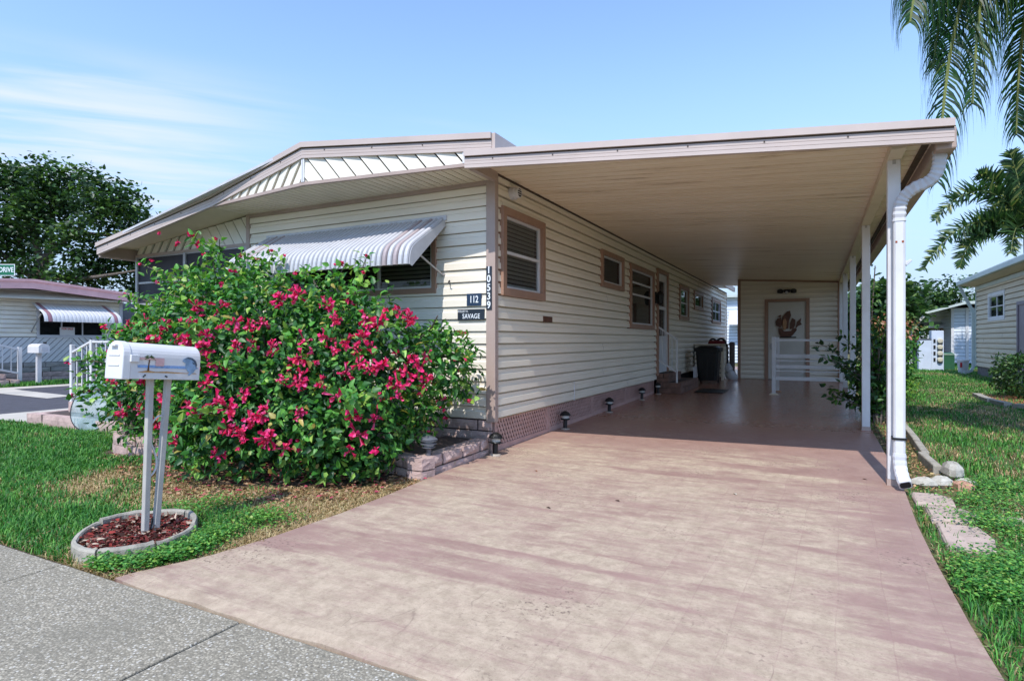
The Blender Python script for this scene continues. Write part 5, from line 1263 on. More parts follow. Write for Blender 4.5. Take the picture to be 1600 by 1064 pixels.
grass(60000, -23, -15.8, 5, 13, lambda P: (P[:, 0] > -18.62) | (P[:, 0] < -20.1), lambda P: vnoise(P[:, 0], P[:, 1], 2, 4) * .45, .07, .14, 16, .6, 'grass', 'green lawn strip in front of the neighbouring house on the left')
def groundcover(name, label, spots, n, col):
    c = np.array(spots)[rng.integers(0, len(spots), n)]; P = np.zeros((n, 3))
    P[:, :2] = c[:, :2] + rng.normal(size=(n, 2)) * c[:, 2:3] * .5; P[:, 2] = rng.uniform(-.01, .055, n)
    k = ~((P[:, 0] > np.interp(P[:, 1], LT[:, 0], LT[:, 1]) - .01) & (P[:, 0] < np.interp(P[:, 1], RT[:, 0], RT[:, 1]) + .015)) & ~in_ring(P, .98) & (P[:, 1] > 1.73)
    P = P[k]; n = len(P)
    D_ = np.stack([rng.normal(size=n), rng.normal(size=n), rng.uniform(-.1, .5, n)], 1)
    tag(npmesh(name, *leaf_geo(P, D_, np.stack([rng.normal(size=n) * .35, rng.normal(size=n) * .35, np.ones(n)], 1), rng.uniform(.012, .024, n), rng.uniform(.011, .021, n), leaf_cols(n, col, [3, 3, 1], .25), .3, .2), m_leaf), label, 'ground cover', kind='stuff')
groundcover('ground_cover', 'dense green clover like ground cover beside the mailbox ring', [(-3.22, 1.92, .16), (-3.16, 2.05, .14), (-3.20, 2.2, .14), (-3.28, 2.38, .14), (-3.36, 1.78, .1), (-3.9, 2.75, .3), (-3.3, 2.75, .22)], 6500, [GA, GB, G4])
groundcover('ground_cover', 'green weeds around the flagstones right of the driveway', [(1.02, 4.9, .25), (1.15, 5.5, .3), (.78, 3.85, .22), (.95, 4.0, .22), (1.35, 4.6, .35), (1.3, 6.1, .3), (.75, 3.55, .14)], 8500, [GA, GB, G4])
groundcover('ground_cover', 'low green weeds beside the round planter and porch steps', [(-7.6, 4.2, .5), (-8.3, 4.25, .35), (-6.4, 4.2, .35), (-6.7, 4.0, .3), (-3.3, 5.1, .2), (-3.25, 4.6, .2), (-3.12, 5.3, .12)], 4200, [GA, GB, G4])
def litter(name, label, n, fx, pal, w, l0, l1):
    P = fx(n); n = len(P)
    D_ = np.stack([rng.normal(size=n), rng.normal(size=n), rng.normal(size=n) * .12], 1)
    tag(npmesh(name, *leaf_geo(P, D_, np.stack([rng.normal(size=n) * .3, rng.normal(size=n) * .3, np.ones(n)], 1), rng.uniform(l0, l1, n), rng.uniform(l0, l1, n) * .65, leaf_cols(n, pal, w, .25), .5, -.1), m_dry), label, 'leaf litter', kind='stuff')
def lit_pts(n):
    P = np.stack([rng.uniform(-6.6, -2.95, n), rng.uniform(2.3, 5.4, n), rng.uniform(-.022, .012, n)], 1)
    dn = in_lobes(P * [1, 1, 0] + [0, 0, .45], LOBES, 1.35); return P[dn & (P[:, 0] < np.interp(P[:, 1], LT[:, 0], LT[:, 1]) - .01) & ~in_ring(P)]
litter('leaf_litter', 'dry brown leaves and fallen petals under the bougainvillea', 8500, lit_pts, [np.array(lin(150, 112, 84)), np.array(lin(112, 78, 58)), np.array(lin(182, 150, 118)), np.array(lin(190, 84, 104)), np.array(lin(150, 50, 66))], [5, 4, 4, 1.6, 1], .025, .05)
litter('leaf_litter', 'dry leaves in the strip beside the carport posts', 1500, lambda n: np.stack([rng.uniform(.66, 1.05, n), rng.uniform(5.75, 12, n), rng.uniform(-.025, .01, n)], 1), [np.array(lin(160, 122, 90)), np.array(lin(120, 86, 62)), np.array(lin(176, 148, 112))], [3, 3, 3], .02, .045)
# few leaves and petals blown onto the drive
for k, (x, y, c) in enumerate(((-1.5, 6.15, 1), (-1.72, 3.86, 0), (-2.3, 4.9, 1), (.35, 5.9, 0), (-.55, 4.85, 2), (-1.3, 4.25, 0))):
    P = np.array([[x, y, .008]]); V, T, C = leaf_geo(P, np.array([[rng.normal(), rng.normal(), .02]]), np.array([[.1, .1, 1.]]), [.045], [.022], np.array([[lin(70, 50, 40), lin(150, 96, 60), lin(220, 214, 200)][c]]), .5, .05)
    tag(npmesh('fallen_leaf', V, T, C, m_dry), ['dark dry leaf on the driveway just in front of the carport shade', 'tiny dark leaf on the open driveway left of centre', 'brown leaf on the driveway beside the corner planter', 'small dark leaf on the driveway near the front post', 'pale fleck lying on the driveway right of centre', 'small dark leaf in the middle of the driveway'][k], 'leaf', 'leaves fallen on the driveway')

# ================================================================== STONES AND PAVERS on the right
def stone(name, label, pts, z0, z1, mat, parent=None, group=None, amp=.01):
    k = len(pts); c = sum((Vector((*p, 0)) for p in pts), Vector()) / k; rings = []
    for z, s in ((z0, 1.02), (z1 - .012, 1.0), (z1, .93)):
        rings.append([c + (Vector((*p, 0)) - c) * s + Vector((rng.uniform(-amp, amp) * .4, rng.uniform(-amp, amp) * .4, z + rng.uniform(-amp, amp) * .3)) for p in pts])
    o = MB().ring_sweep(rings).build(name, mat, parent)
    if label: tag(o, label, 'stone', group)
    return o
m_flag = M('pink flagstone', lin(178, 158, 146), .9, .14, 6, .5, 40, dirt=.35, dcol=lin(110, 100, 90))
GRP = 'flagstones beside the driveway'
stone('flagstone', 'long worn flagstone nearest the camera beside the driveway', [(.68, 4.22), (.92, 4.28), (.96, 4.50), (.93, 4.78), (.70, 4.74)], -.04, .0, m_flag, None, GRP)
stone('flagstone', 'middle flagstone beside the driveway with a dark stain', [(.69, 4.82), (.93, 4.86), (.99, 5.05), (.92, 5.21), (.70, 5.19)], -.04, .004, m_flag, None, GRP)
stone('flagstone', 'small flagstone just in front of the downspout', [(.66, 5.27), (.90, 5.30), (.92, 5.52), (.84, 5.64), (.66, 5.60)], -.04, .002, m_flag, None, GRP)
stone('flagstone', 'half buried flagstone in the weeds right of the others', [(1.05, 4.95), (1.25, 4.98), (1.24, 5.15), (1.06, 5.13)], -.04, -.004, m_flag, None, GRP)
m_rock = M('grey rock', lin(176, 172, 162), .95, .2, 9, .9, 25, dirt=.5, dcol=lin(90, 84, 76))
GR2 = 'rocks edging the strip beside the carport'
def rock(label, c, r, sx=1.0, sy=1.0, sz_=1.0):
    mb = MB(); prof_ = [(r * .7, -r * .4), (r, 0), (r * .85, r * .45), (r * .45, r * .75), (r * .08, r * .82)]
    mb.lathe(prof_, (0, 0, 0), 11); mb.v = [(c[0] + x * sx * rng.uniform(.85, 1.12), c[1] + y * sy * rng.uniform(.85, 1.12), c[2] + z * sz_ * rng.uniform(.9, 1.1)) for x, y, z in mb.v]
    return tag(mb.build('rock', m_rock, smooth=False), label, 'rock', GR2)
rock('rounded pale rock closest to the downspout', (.80, 5.98, .0), .085, 1.2, .9, .8)
rock('pale rock second from the downspout', (.93, 6.05, .0), .085, 1.1, .9, .9)
rock('tall fluted grey rock standing at the end of the edging', (1.08, 6.50, .02), .12, .75, 1.9, .95)
rock('low flat rock right of the fluted rock', (1.12, 6.18, -.01), .07, 1.2, .9, .8)
stone('brick_fragment', 'broken reddish brick lying beside the rocks', [(1.02, 5.92), (1.14, 5.98), (1.10, 6.10), (.99, 6.04)], -.03, .03, M('red brick', lin(186, 140, 118), .9, .2, 20, .4, 50))
edg = thing('strip_edging', 'straight concrete edging pieces along the strip right of the carport', 'edging', (.98, 8, 0))
for (a, b) in (((.98, 6.55), (.95, 7.25)), ((.99, 7.32), (1.02, 8.2)), ((1.03, 8.25), (1.05, 9.2)), ((1.05, 9.26), (1.08, 10.2))):
    MB().bar((a[0], a[1], .0), (b[0], b[1], .005), .07, .13).build('edging_stone', m_conc, edg, bevel=.012)

# ================================================================== SHRUBS, PALMS, TREES
def leafy(parent, P, L0, L1, wr, pal, w, out=None, up=.5, name='foliage', droop=.2, amp=.25):
    n = len(P); D_ = rng.normal(size=(n, 3)) + (out if out is not None else 0)
    o = npmesh(name, *leaf_geo(P, D_, rng.normal(size=(n, 3)) * .5 + [[0, 0, up]], rng.uniform(L0, L1, n), rng.uniform(L0, L1, n) * wr, leaf_cols(n, pal, w, amp), .4, droop), m_leaf, parent)
    return tag(o, kind='stuff')
sh = thing('broadleaf_shrub', 'dark broadleaf shrub leaning past the second carport post', 'shrub', (.80, 10.2, 0))
st_ = MB(); pts = []
for k in range(34):
    z1 = rng.uniform(.35, 1.75); a = rng.uniform(0, 6.28); r = rng.uniform(.25, .62)
    b = Vector((.80 + rng.uniform(-.05, .05), 10.2 + rng.uniform(-.08, .08), -.03)); e = b + Vector((math.cos(a) * r - .22, math.sin(a) * r, z1))
    path = bez([b, b + Vector((0, 0, z1 * .7)), e], 8); st_.tube(path, [.012 - .001 * i for i in range(9)], 5)
    for t in np.linspace(2.0, 7.99, 44): pts.append(path[int(t)].lerp(path[int(t) + 1], t % 1) + Vector(rng.normal(size=3) * .045))
tag(st_.build('stems', m_bark, sh), kind='stuff')
leafy(sh, np.array(pts), .07, .125, .55, [np.array(lin(34, 66, 30)), np.array(lin(52, 92, 38)), np.array(lin(84, 120, 48))], [3, 3, 1])
sp_ = thing('tall_thin_shrub', 'tall thin leafy shoot rising behind the carport posts', 'shrub', (.86, 12.6, 0))
st_ = MB(); pts = []
for k in range(5):
    e = Vector((.82 + rng.uniform(-.15, .15), 12.6 + rng.uniform(-.2, .2), rng.uniform(1.9, 2.6))); path = bez([(.86, 12.6, -.03), (.86, 12.6, 1.2), e], 8); st_.tube(path, .01, 5)
    for t in np.linspace(1, 7.99, 40): pts.append(path[int(t)].lerp(path[int(t) + 1], t % 1) + Vector(rng.normal(size=3) * .07))
tag(st_.build('stems', m_bark, sp_), kind='stuff'); leafy(sp_, np.array(pts), .06, .10, .5, [np.array(lin(52, 92, 38)), np.array(lin(90, 130, 52))], [2, 1])
cs = thing('croton_shrub', 'bright green shrub with reddish top between the two front posts', 'shrub', (1.15, 13.4, 0))
P, N = shell_points([(1.15, 13.4, .75, .5, .6, .8), (1.35, 13.8, 1.2, .4, .4, .6)], 2600, .5, 1.05, .4, .0)
leafy(cs, P[P[:, 2] < 1.25], .06, .11, .5, [np.array(lin(60, 116, 40)), np.array(lin(104, 156, 54)), np.array(lin(44, 84, 36))], [3, 2, 2])
leafy(cs, P[P[:, 2] >= 1.25], .06, .11, .45, [np.array(lin(176, 110, 92)), np.array(lin(196, 146, 116)), np.array(lin(96, 120, 60))], [2, 2, 4], name='red_foliage')
MB().tube([(1.15, 13.4, -.03), (1.15, 13.4, .9)], .02, 6).build('stems', m_bark, cs)
yl = thing('yellow_shrub', 'small yellow green plant at the lawn edge right of the downspout', 'shrub', (1.5, 15.5, 0))
P, N = shell_points([(1.5, 14.5, .25, .35, .9, .35)], 700, .3, 1.05, .2, .0); leafy(yl, P, .05, .09, .4, [np.array(lin(140, 170, 60)), np.array(lin(90, 136, 50))], [1, 1])
MB().tube([(1.5, 15.5, -.03), (1.5, 15.5, .3)], .012, 5).build('stems', m_bark, yl)
hb = thing('clipped_bush', 'rounded dark green clipped bush beside the beige building', 'bush', (4.05, 15.9, 0))
P, N = shell_points([(4.05, 15.9, .48, .72, .8, .50), (4.3, 16.3, .45, .7, .8, .48)], 5200, .72, 1.03, .7, .02)
leafy(hb, P, .05, .085, .6, [np.array(lin(38, 66, 34)), np.array(lin(56, 92, 42)), np.array(lin(96, 124, 70))], [3, 3, .8], N * .8)
MB().tube([(4.1, 15.9, -.03), (4.1, 15.9, .4)], .04, 6).build('stems', m_bark, hb)
eb = thing('bush_edging', 'broken pale stone edging around the clipped bush on the right', 'edging', (3.3, 14.5, 0))
for a, b in (((3.15, 16.0), (3.12, 15.3)), ((3.10, 15.2), (3.10, 14.5)), ((3.11, 14.4), (3.2, 13.8)), ((3.25, 13.7), (3.6, 13.3)), ((3.7, 13.25), (4.2, 13.2))):
    block_run(eb, b, a, -.03, .07, .14, .9, 'edging_stone', m_conc, amp=.03)
tag(MB().sheet([(3.2, 13.4, -.012), (4.9, 13.3, -.012), (4.9, 16.8, -.012), (3.3, 16.6, -.012)]).build('mulch_bed', M('red brown mulch', lin(150, 92, 62), .95, .3, 18, .8, 40)), kind='structure')

def frond(path, L, n, droop, wid, spread=.9, plum=0.0, col=(lin(56, 92, 40), lin(38, 70, 32), lin(120, 128, 60)), seg=3, face=None):
    """feather frond: rachis + hanging strap leaflets (quads along a drooping curve)"""
    V, T, C = [], [], []; path = [Vector(p) for p in path]; m = len(path) - 1
    for k in range(n):
        t = .10 + .9 * k / (n - 1); f = t * m; i = min(int(f), m - 1); p = path[i].lerp(path[i + 1], f - i)
        tan = (path[i + 1] - path[i]).normalized(); ref = Vector(face) if face else (Vector((0, 0, 1)) if abs(tan.z) < .95 else Vector((0, 1, 0)))
        s = tan.cross(ref).normalized(); u = s.cross(tan).normalized()
        ll = L * (math.sin(math.pi * min(1, t * .82 + .16)) * .75 + .35) * rng.uniform(.85, 1.12)
        for sd in (-1, 1):
            pl_ = rng.uniform(-plum, plum); d = (s * sd * spread * math.cos(pl_) + u * (.25 + math.sin(pl_)) + tan * rng.uniform(.35, .65)).normalized()
            q = p.copy(); base = len(V); c = np.array(col[int(rng.choice(3, p=[.55, .35, .10]))]) * rng.uniform(.75, 1.2); wv = tan * wid * .5
            for j in range(seg + 1):
                w = (1 - (j / seg) ** 2 * .92) * (1 if j else .6)
                V += [tuple(q - wv * w), tuple(q + wv * w)]; C += [c, c]
                d = (d + Vector((0, 0, -droop * (.5 + j * .5) * rng.uniform(.8, 1.2)))).normalized(); q = q + d * (ll / seg)
            for j in range(seg): a = base + 2 * j; T += [(a, a + 1, a + 3), (a, a + 3, a + 2)]
    return np.array(V), np.array(T), np.array(C)
def palm(name, label, base, crown, rt, fronds, fargs, boots=True):
    t = thing(name, label, 'palm tree', base)
    b, c = Vector(base), Vector(crown); n = 14
    MB().tube([b.lerp(c, k / n) for k in range(n + 1)], [rt * (1.15 - .25 * k / n + (.03 if k % 2 else 0)) for k in range(n + 1)], 12).build('trunk', m_palmbark, t)
    for f in fronds:
        fr = npmesh('frond', *frond(f, **fargs), m_leaf, t)
        MB().tube(f, [.022 * fargs['L'] / .6 * (1 - .8 * k / (len(f) - 1)) + .003 for k in range(len(f))], 5).build('rachis', M_rach, fr)
    return t
M_rach = M('frond stalk', lin(120, 128, 70), .6, .1)
NP = (2.62, 8.5, 5.72)
nf = [bez([NP, (2.0, 8.2, 6.2), (1.30, 7.80, 5.6), (1.24, 7.76, 4.3), (1.15, 7.70, 2.9)], 16), bez([NP, (2.3, 8.6, 6.1), (2.05, 8.5, 5.3), (2.0, 8.45, 4.3), (1.98, 8.43, 3.5)], 16),
      bez([NP, (1.9, 8.5, 6.5), (1.50, 8.35, 6.1), (1.25, 8.25, 5.2), (1.18, 8.15, 4.3)], 16), bez([NP, (2.7, 8.2, 6.4), (2.4, 7.7, 6.1), (2.2, 7.5, 4.9), (2.15, 7.45, 4.0)], 16), bez([NP, (2.5, 8.5, 6.3), (2.3, 8.3, 5.4), (2.28, 8.25, 4.4), (2.25, 8.2, 3.7)], 16), bez([NP, (1.8, 7.9, 6.3), (1.25, 7.6, 6.0), (.95, 7.4, 5.3), (.86, 7.32, 4.5)], 16), bez([NP, (2.0, 8.1, 6.5), (1.65, 7.9, 6.1), (1.52, 7.8, 5.0), (1.46, 7.75, 3.7)], 16)]
for k in range(8):
    a = R(-95 + 23 * k); l = rng.uniform(1.7, 2.2); e = Vector(NP)
    nf.append(bez([e, e + Vector((math.cos(a) * l * .4, math.sin(a) * l * .4, .9)), e + Vector((math.cos(a) * l, math.sin(a) * l, .5)), e + Vector((math.cos(a) * l * 1.15, math.sin(a) * l * 1.15, -1.0))], 14))
palm('queen_palm', 'palm with long drooping fronds hanging over the right end of the carport roof', (2.75, 8.6, -.03), NP, .13, nf, dict(L=.95, n=130, droop=.62, wid=.034, spread=.85, plum=.35, seg=6, face=(.25, -.6, .75), col=(lin(38, 78, 32), lin(26, 56, 24), lin(88, 104, 46))))
FP = (7.62, 30.97, 5.55)
ff = [bez([FP, (6.9, 30.5, 7.6), (5.4, 29.8, 7.9), (4.3, 29.26, 6.1)], 12), bez([FP, (6.4, 30.2, 6.4), (4.9, 29.5, 6.3), (3.9, 29.05, 4.1)], 12), bez([FP, (6.4, 30.3, 6.2), (5.5, 29.8, 5.6), (5.19, 29.7, 4.2)], 12), bez([FP, (7.4, 30.9, 7.0), (7.6, 31.0, 8.2), (8.2, 31.2, 8.4)], 12),
      bez([FP, (7.8, 30.0, 7.3), (8.2, 29.2, 7.6), (8.6, 28.4, 6.0)], 12), bez([FP, (8.6, 31.0, 7.0), (9.5, 31.3, 7.0), (10.3, 31.6, 5.2)], 12), bez([FP, (7.2, 30.2, 6.0), (6.9, 29.6, 5.9), (6.7, 29.2, 4.6)], 12), bez([FP, (7.4, 31.8, 7.2), (7.0, 32.6, 7.4), (6.7, 33.4, 6.0)], 12), bez([FP, (7.7, 30.4, 6.4), (7.7, 29.6, 6.2), (7.7, 29.0, 4.7)], 12), bez([FP, (6.9, 30.7, 7.2), (6.5, 30.5, 8.0), (5.9, 30.2, 8.0)], 12), bez([FP, (6.8, 30.6, 6.4), (6.1, 30.2, 6.3), (5.6, 30.0, 5.2)], 12), bez([FP, (7.5, 30.9, 7.0), (7.2, 30.8, 8.4), (7.0, 30.7, 8.9)], 12)]
palm('foxtail_palm', 'bushy palm with arching plumed fronds behind the beige building', (7.75, 31.0, -.03), FP, .14, ff, dict(L=.66, n=110, droop=.12, wid=.12, spread=.75, plum=1.3, seg=2, col=(lin(62, 92, 52), lin(44, 70, 42), lin(140, 146, 84))))
SPp = (5.55, 50.1, 2.9)
sf = [bez([SPp, (5.55 + math.cos(a) * 1.0, 50.1 + math.sin(a), 3.9 + .3 * math.sin(3 * a)), (5.55 + math.cos(a) * 2.0, 50.1 + math.sin(a) * 2, 2.9)], 8) for a in np.linspace(0, 5.6, 9)]
palm('small_palm', 'small distant palm seen just right of the downspout', (5.6, 50.1, -.03), SPp, .16, sf, dict(L=.6, n=26, droop=.15, wid=.10, spread=.8, plum=.5, seg=2))
cyc = thing('cycad', 'small spiky palm like plant beside the porch steps', 'plant', (-7.75, 4.45, .2))
MB().lathe([(.05, -.2), (.06, .05), (.03, .12)], (-7.75, 4.45, .2), 8).build('stem', m_bark, cyc)
for k in range(11):
    a = R(k * 33 + 10); l = rng.uniform(.35, .55); b = Vector((-7.75, 4.45, .3))
    f = bez([b, b + Vector((math.cos(a) * l * .5, math.sin(a) * l * .5, .45)), b + Vector((math.cos(a) * l, math.sin(a) * l, .25))], 8)
    npmesh('frond', *frond(f, L=.13, n=22, droop=.05, wid=.010, spread=.8, plum=.1, seg=2), m_leaf, cyc)

def crown(lobes, n, size, pal, w, clump=10, spread=.45):
    L_ = np.array(lobes); k = n // clump; i = rng.choice(len(L_), k, p=(L_[:, 3] ** 2) / (L_[:, 3] ** 2).sum())
    u = unit(rng.normal(size=(k, 3)) + [[0, 0, .15]]); c = L_[i, :3] + u * L_[i, 3:4] * rng.uniform(.35, 1.05, (k, 1))
    P = np.repeat(c, clump, 0) + rng.normal(size=(k * clump, 3)) * spread * [[1, 1, .55]]
    cc = np.repeat(leaf_cols(k, pal, w, .3), clump, 0) * rng.uniform(.8, 1.2, (k * clump, 1))
    nn = rng.normal(size=P.shape) * .6 + [[0, 0, 1]]
    return leaf_geo(P, rng.normal(size=P.shape) * [[1, 1, .5]], nn, rng.uniform(size * .7, size * 1.3, len(P)), rng.uniform(size * .4, size * .75, len(P)), cc, .3, .2)
TG = [np.array(lin(46, 72, 44)), np.array(lin(66, 98, 50)), np.array(lin(98, 128, 66))]
oak = thing('oak_tree', 'large spreading dark green oak behind the pink roofed house', 'tree', (-43.6, 19.1, 0))
OL = [(-44.41, 16.38, 10.01, 2.35), (-43.87, 18.04, 10.99, 1.64), (-40.97, 18.75, 10.8, 1.64), (-42.75, 18.88, 9.2, 1.96), (-40.74, 20.02, 9.93, 1.64), (-37.24, 19.31, 9.84, 1.29), (-35.7, 19.87, 9.05, 1.29), (-38.26, 22.26, 8.67, 1.1), (-37.41, 20.09, 7.75, 1.76), (-39.33, 18.99, 6.97, 1.5), (-45.69, 19.13, 7.47, 1.9), (-45.24, 16.99, 7.13, 2.1), (-38.79, 21.98, 6.56, 1.57), (-39.03, 20.23, 5.18, 1.37), (-37.09, 21.97, 5.25, 1.37), (-39.28, 18.63, 4.66, 1.17), (-36.02, 22.51, 7.04, 1.41), (-35.85, 23.64, 5.36, 1.57), (-47.6, 16.01, 9.12, 2.35), (-34.5, 24.6, 6.0, 1.5), (-41.5, 17.6, 8.6, 1.2), (-36.5, 20.6, 6.4, 1.2), (-42.6, 17.9, 5.4, .9), (-37.5, 22.3, 3.6, 1.5), (-35.4, 24.0, 3.6, 1.5), (-36.6, 23.2, 2.0, 1.4), (-34.2, 25.2, 2.2, 1.6), (-40.5, 20.6, 3.4, 1.2)]
tag(npmesh('crown', *crown(OL, 30000, .30, TG, [4, 3, 1], 10, .34), m_leaf, oak), kind='stuff')
lim = MB()
tk = [(-43.7, 19.05, -.1), (-43.6, 19.09, 2.0), (-43.61, 19.09, 3.7), (-43.5, 19.15, 4.9), (-43.2, 19.28, 6.1)]
lim.tube(tk, [.62, .5, .46, .42, .38], 10)
def limb(pts, r0):
    p = bez(pts, 10); lim.tube(p, [r0 * (1 - .085 * k) for k in range(11)], 7); return p
for pts, r0 in (([(-43.2, 19.28, 6.0), (-42.5, 19.6, 7.1), (-41.2, 20.3, 8.1), (-38.8, 20.9, 9.6)], .32), ([(-43.2, 19.28, 6.0), (-43.6, 18.9, 8.0), (-44.1, 18.8, 10.1)], .25), ([(-43.4, 19.2, 5.0), (-45.2, 17.9, 6.4), (-46.6, 16.9, 8.6)], .26),
                ([(-42.5, 19.6, 7.0), (-41.9, 19.0, 8.8), (-41.0, 18.8, 10.8)], .18), ([(-43.2, 19.3, 5.6), (-40.5, 18.9, 4.4), (-37.0, 19.2, 4.9), (-34.0, 20.7, 5.4)], .24), ([(-41.2, 20.2, 8.0), (-39.0, 20.0, 7.6), (-36.0, 21.5, 7.4)], .16),
                ([(-40.0, 19.0, 4.7), (-38.5, 20.6, 5.6), (-37.0, 22.2, 6.6)], .12), ([(-44.2, 18.4, 7.2), (-43.0, 18.5, 8.2), (-42.4, 18.6, 9.6)], .12), ([(-39.5, 20.6, 9.0), (-37.6, 19.7, 9.2), (-36.0, 19.8, 9.4)], .10)): limb(pts, r0)
lim.build('trunk', m_bark, oak, smooth=True)
def bg_tree(label, c, r, h, n, tr_=.2):
    t = thing('background_tree', label, 'tree', (c[0], c[1], 0), 'trees along the far right horizon')
    lb = [(c[0] + rng.uniform(-.6, .6) * r, c[1] + rng.uniform(-.4, .4) * r, h * rng.uniform(.35, .86), r * rng.uniform(.35, .6)) for _ in range(9)]
    tag(npmesh('crown', *crown(lb, n, .42, TG, [3, 3, 1], 8, .4), m_leaf, t), kind='stuff')
    MB().tube([(c[0], c[1], -.1), (c[0] + .1, c[1], h * .5)], [tr_, tr_ * .5], 7).build('trunk', m_bark, t)
bg_tree('dense green tree seen between the first two carport posts', (2.9, 37.0), 2.0, 3.9, 4200)
bg_tree('dark green tree beyond the lawn right behind the downspout', (5.2, 62), 4.2, 5.6, 4200)
bg_tree('broad dark green tree behind the far white carport', (10.2, 70), 4.6, 6.2, 4200)
bg_tree('dark tree behind the far pale blue house', (14.6, 72), 4.6, 6.0, 3600)
bg_tree('tree beyond the carport posts, partly behind the shrub', (-.6, 60), 4.0, 5.6, 3000)
bg_tree('bushy dark tree left of the small distant palm', (2.6, 66), 3.2, 5.2, 3000)

# ================================================================== RIGHT NEIGHBOURS
m_beige = M('beige siding', lin(206, 192, 168), .6, .06, 2, .04, 120, dirt=.12, dcol=lin(140, 128, 108), stretch=(.4, .4, 3))
m_bwhite = M('pale blue white siding', lin(206, 214, 224), .6, .05, 2)
m_gutter = M('pale green grey gutter', lin(186, 196, 192), .5, .06, 3)
br_ = thing('beige_building', 'beige sided building with pale gutter at the right edge', 'building', (7, 22, 0))
BXw = 5.1; mpB = lambda a, o, z: (BXw - o, a, z)
MB().box(BXw + .06, 10, 14.5, 26.45, .0, 3.1).build('wall', m_dark, br_)
siding(br_, mpB, 14.5, 26.5, .27, 3.07, 17, [(22.85, 24.7, 1.88, 2.70), (20.2, 21.5, 0, 2.3)], m_beige, deep=True)
siding(br_, lambda a, o, z: (a, 26.5 + o, z), BXw, 10, .27, 3.07, 17, [], m_beige)
window(br_, mpB, 22.8, 24.75, 1.83, 2.75, tw=.12, cols=2, rows=2, mt=m_white, mf=m_white, blind=False)
m_mdoor = M('mauve grey door', lin(130, 118, 126), .5, .08)
MB().mbox(mpB, 20.2, 20.32, -.03, .05, .3, 2.3).mbox(mpB, 21.38, 21.5, -.03, .05, .3, 2.3).mbox(mpB, 20.32, 21.38, -.03, .05, 2.2, 2.3).each('door_frame', m_mdoor, br_)
MB().mbox(mpB, 20.32, 21.38, -.03, .02, .3, 2.2).build('door', m_mdoor, br_)
MB().box(BXw + .02, BXw + .06, 14.5, 26.4, -.05, .27).build('skirt', M('grey stone skirt', lin(104, 98, 96), .9, .25, 6, .6, 20), br_)
MB().mbox(mpB, 14.5, 26.5, .0, .035, 3.0, 3.12).mbox(mpB, 26.42, 26.51, 0, .03, .27, 3.0).each('corner_trim', m_gutter, br_)
MB().hexa([(4.66, 14.2, 3.32), (10, 14.2, 3.9), (10, 26.9, 3.9), (4.66, 26.9, 3.32), (4.66, 14.2, 3.40), (10, 14.2, 4.0), (10, 26.9, 4.0), (4.66, 26.9, 3.40)]).build('roof', m_gutter, br_)
MB().hexa([(4.70, 14.2, 3.20), (5.2, 14.2, 3.12), (5.2, 26.85, 3.12), (4.70, 26.85, 3.20), (4.70, 14.2, 3.23), (5.2, 14.2, 3.15), (5.2, 26.85, 3.15), (4.70, 26.85, 3.23)]).build('eave_soffit', m_beige, br_)
MB().box(4.58, 4.70, 14.2, 26.9, 3.20, 3.36).build('gutter', m_gutter, br_, bevel=.02)
ds = MB(); rect_sweep(ds, [(4.66, 26.75, 3.2), (4.70, 26.72, 3.05), (4.98, 26.6, 2.35), (5.03, 26.56, 2.2), (5.03, 26.56, .25), (4.95, 26.5, .1), (4.70, 26.3, .02)], .10, .08); ds.build('downspout', m_gutter, br_)

ec = thing('meter_cabinet', 'grey electric meter cabinets with four round meters on the far lawn', 'meter cabinet', (4.2, 29.6, 0))
m_cab = M('pale grey steel', lin(196, 206, 220), .45, .05, 3, .02, 60, dirt=.1, dcol=lin(150, 150, 150))
MB().box(3.76, 4.20, 29.45, 29.85, -.03, 1.23).build('low_box', m_cab, ec, bevel=.01)
MB().box(3.74, 4.20, 29.43, 29.87, 1.23, 1.27).build('low_lid', m_gunm, ec)
MB().box(4.205, 4.62, 29.50, 29.85, -.03, 1.60).build('tall_box', m_cab, ec, bevel=.01)
def along_y(mb, prof_, c, n=14):
    return mb.ring_sweep([[(c[0] + r * math.cos(2 * math.pi * k / n), c[1] + yy, c[2] + r * math.sin(2 * math.pi * k / n)) for k in range(n)] for r, yy in prof_])
m_meter = M('meter glass', lin(196, 190, 168), .25, .1)
for k in range(4):
    z = .42 + .255 * k
    along_y(MB(), [(.105, 0), (.105, -.06), (.09, -.12), (.05, -.13)], (4.49, 29.5, z)).build('meter', m_meter, ec)
    MB().box(4.40, 4.58, 29.485, 29.50, z - .15, z - .09).build('meter_base', m_gunm, ec)
    MB().box(4.27, 4.34, 29.47, 29.50, z - .07, z + .07).build('breaker', m_black, ec)
tb = thing('utility_box', 'green utility box right of the meter cabinets', 'utility box', (4.85, 30, 0))
m_gbox = M('dark green steel', lin(36, 86, 58), .5, .1, 4)
MB().box(4.66, 5.05, 29.9, 30.4, -.03, .60).build('body', m_gbox, tb, bevel=.02); MB().hexa([(4.64, 29.88, .60), (5.07, 29.88, .60), (5.07, 30.42, .60), (4.64, 30.42, .60), (4.68, 29.92, .66), (5.03, 29.92, .66), (5.03, 30.38, .70), (4.68, 30.38, .70)]).build('lid', m_gbox, tb)
bu = thing('white_bucket', 'white plastic bucket standing near the far building corner', 'bucket', (4.86, 27.3, 0))
MB().lathe([(.15, -.03), (.18, .44), (.19, .46)], (4.86, 27.3, 0), 16).build('body', m_whitew, bu); MB().lathe([(.20, .42), (.205, .48), (.19, .49), (.05, .50)], (4.86, 27.3, 0), 16).build('lid', m_white, bu)
MB().box(4.74, 4.80, 27.10, 27.13, .2, .38).build('label_patch', m_red, bu)

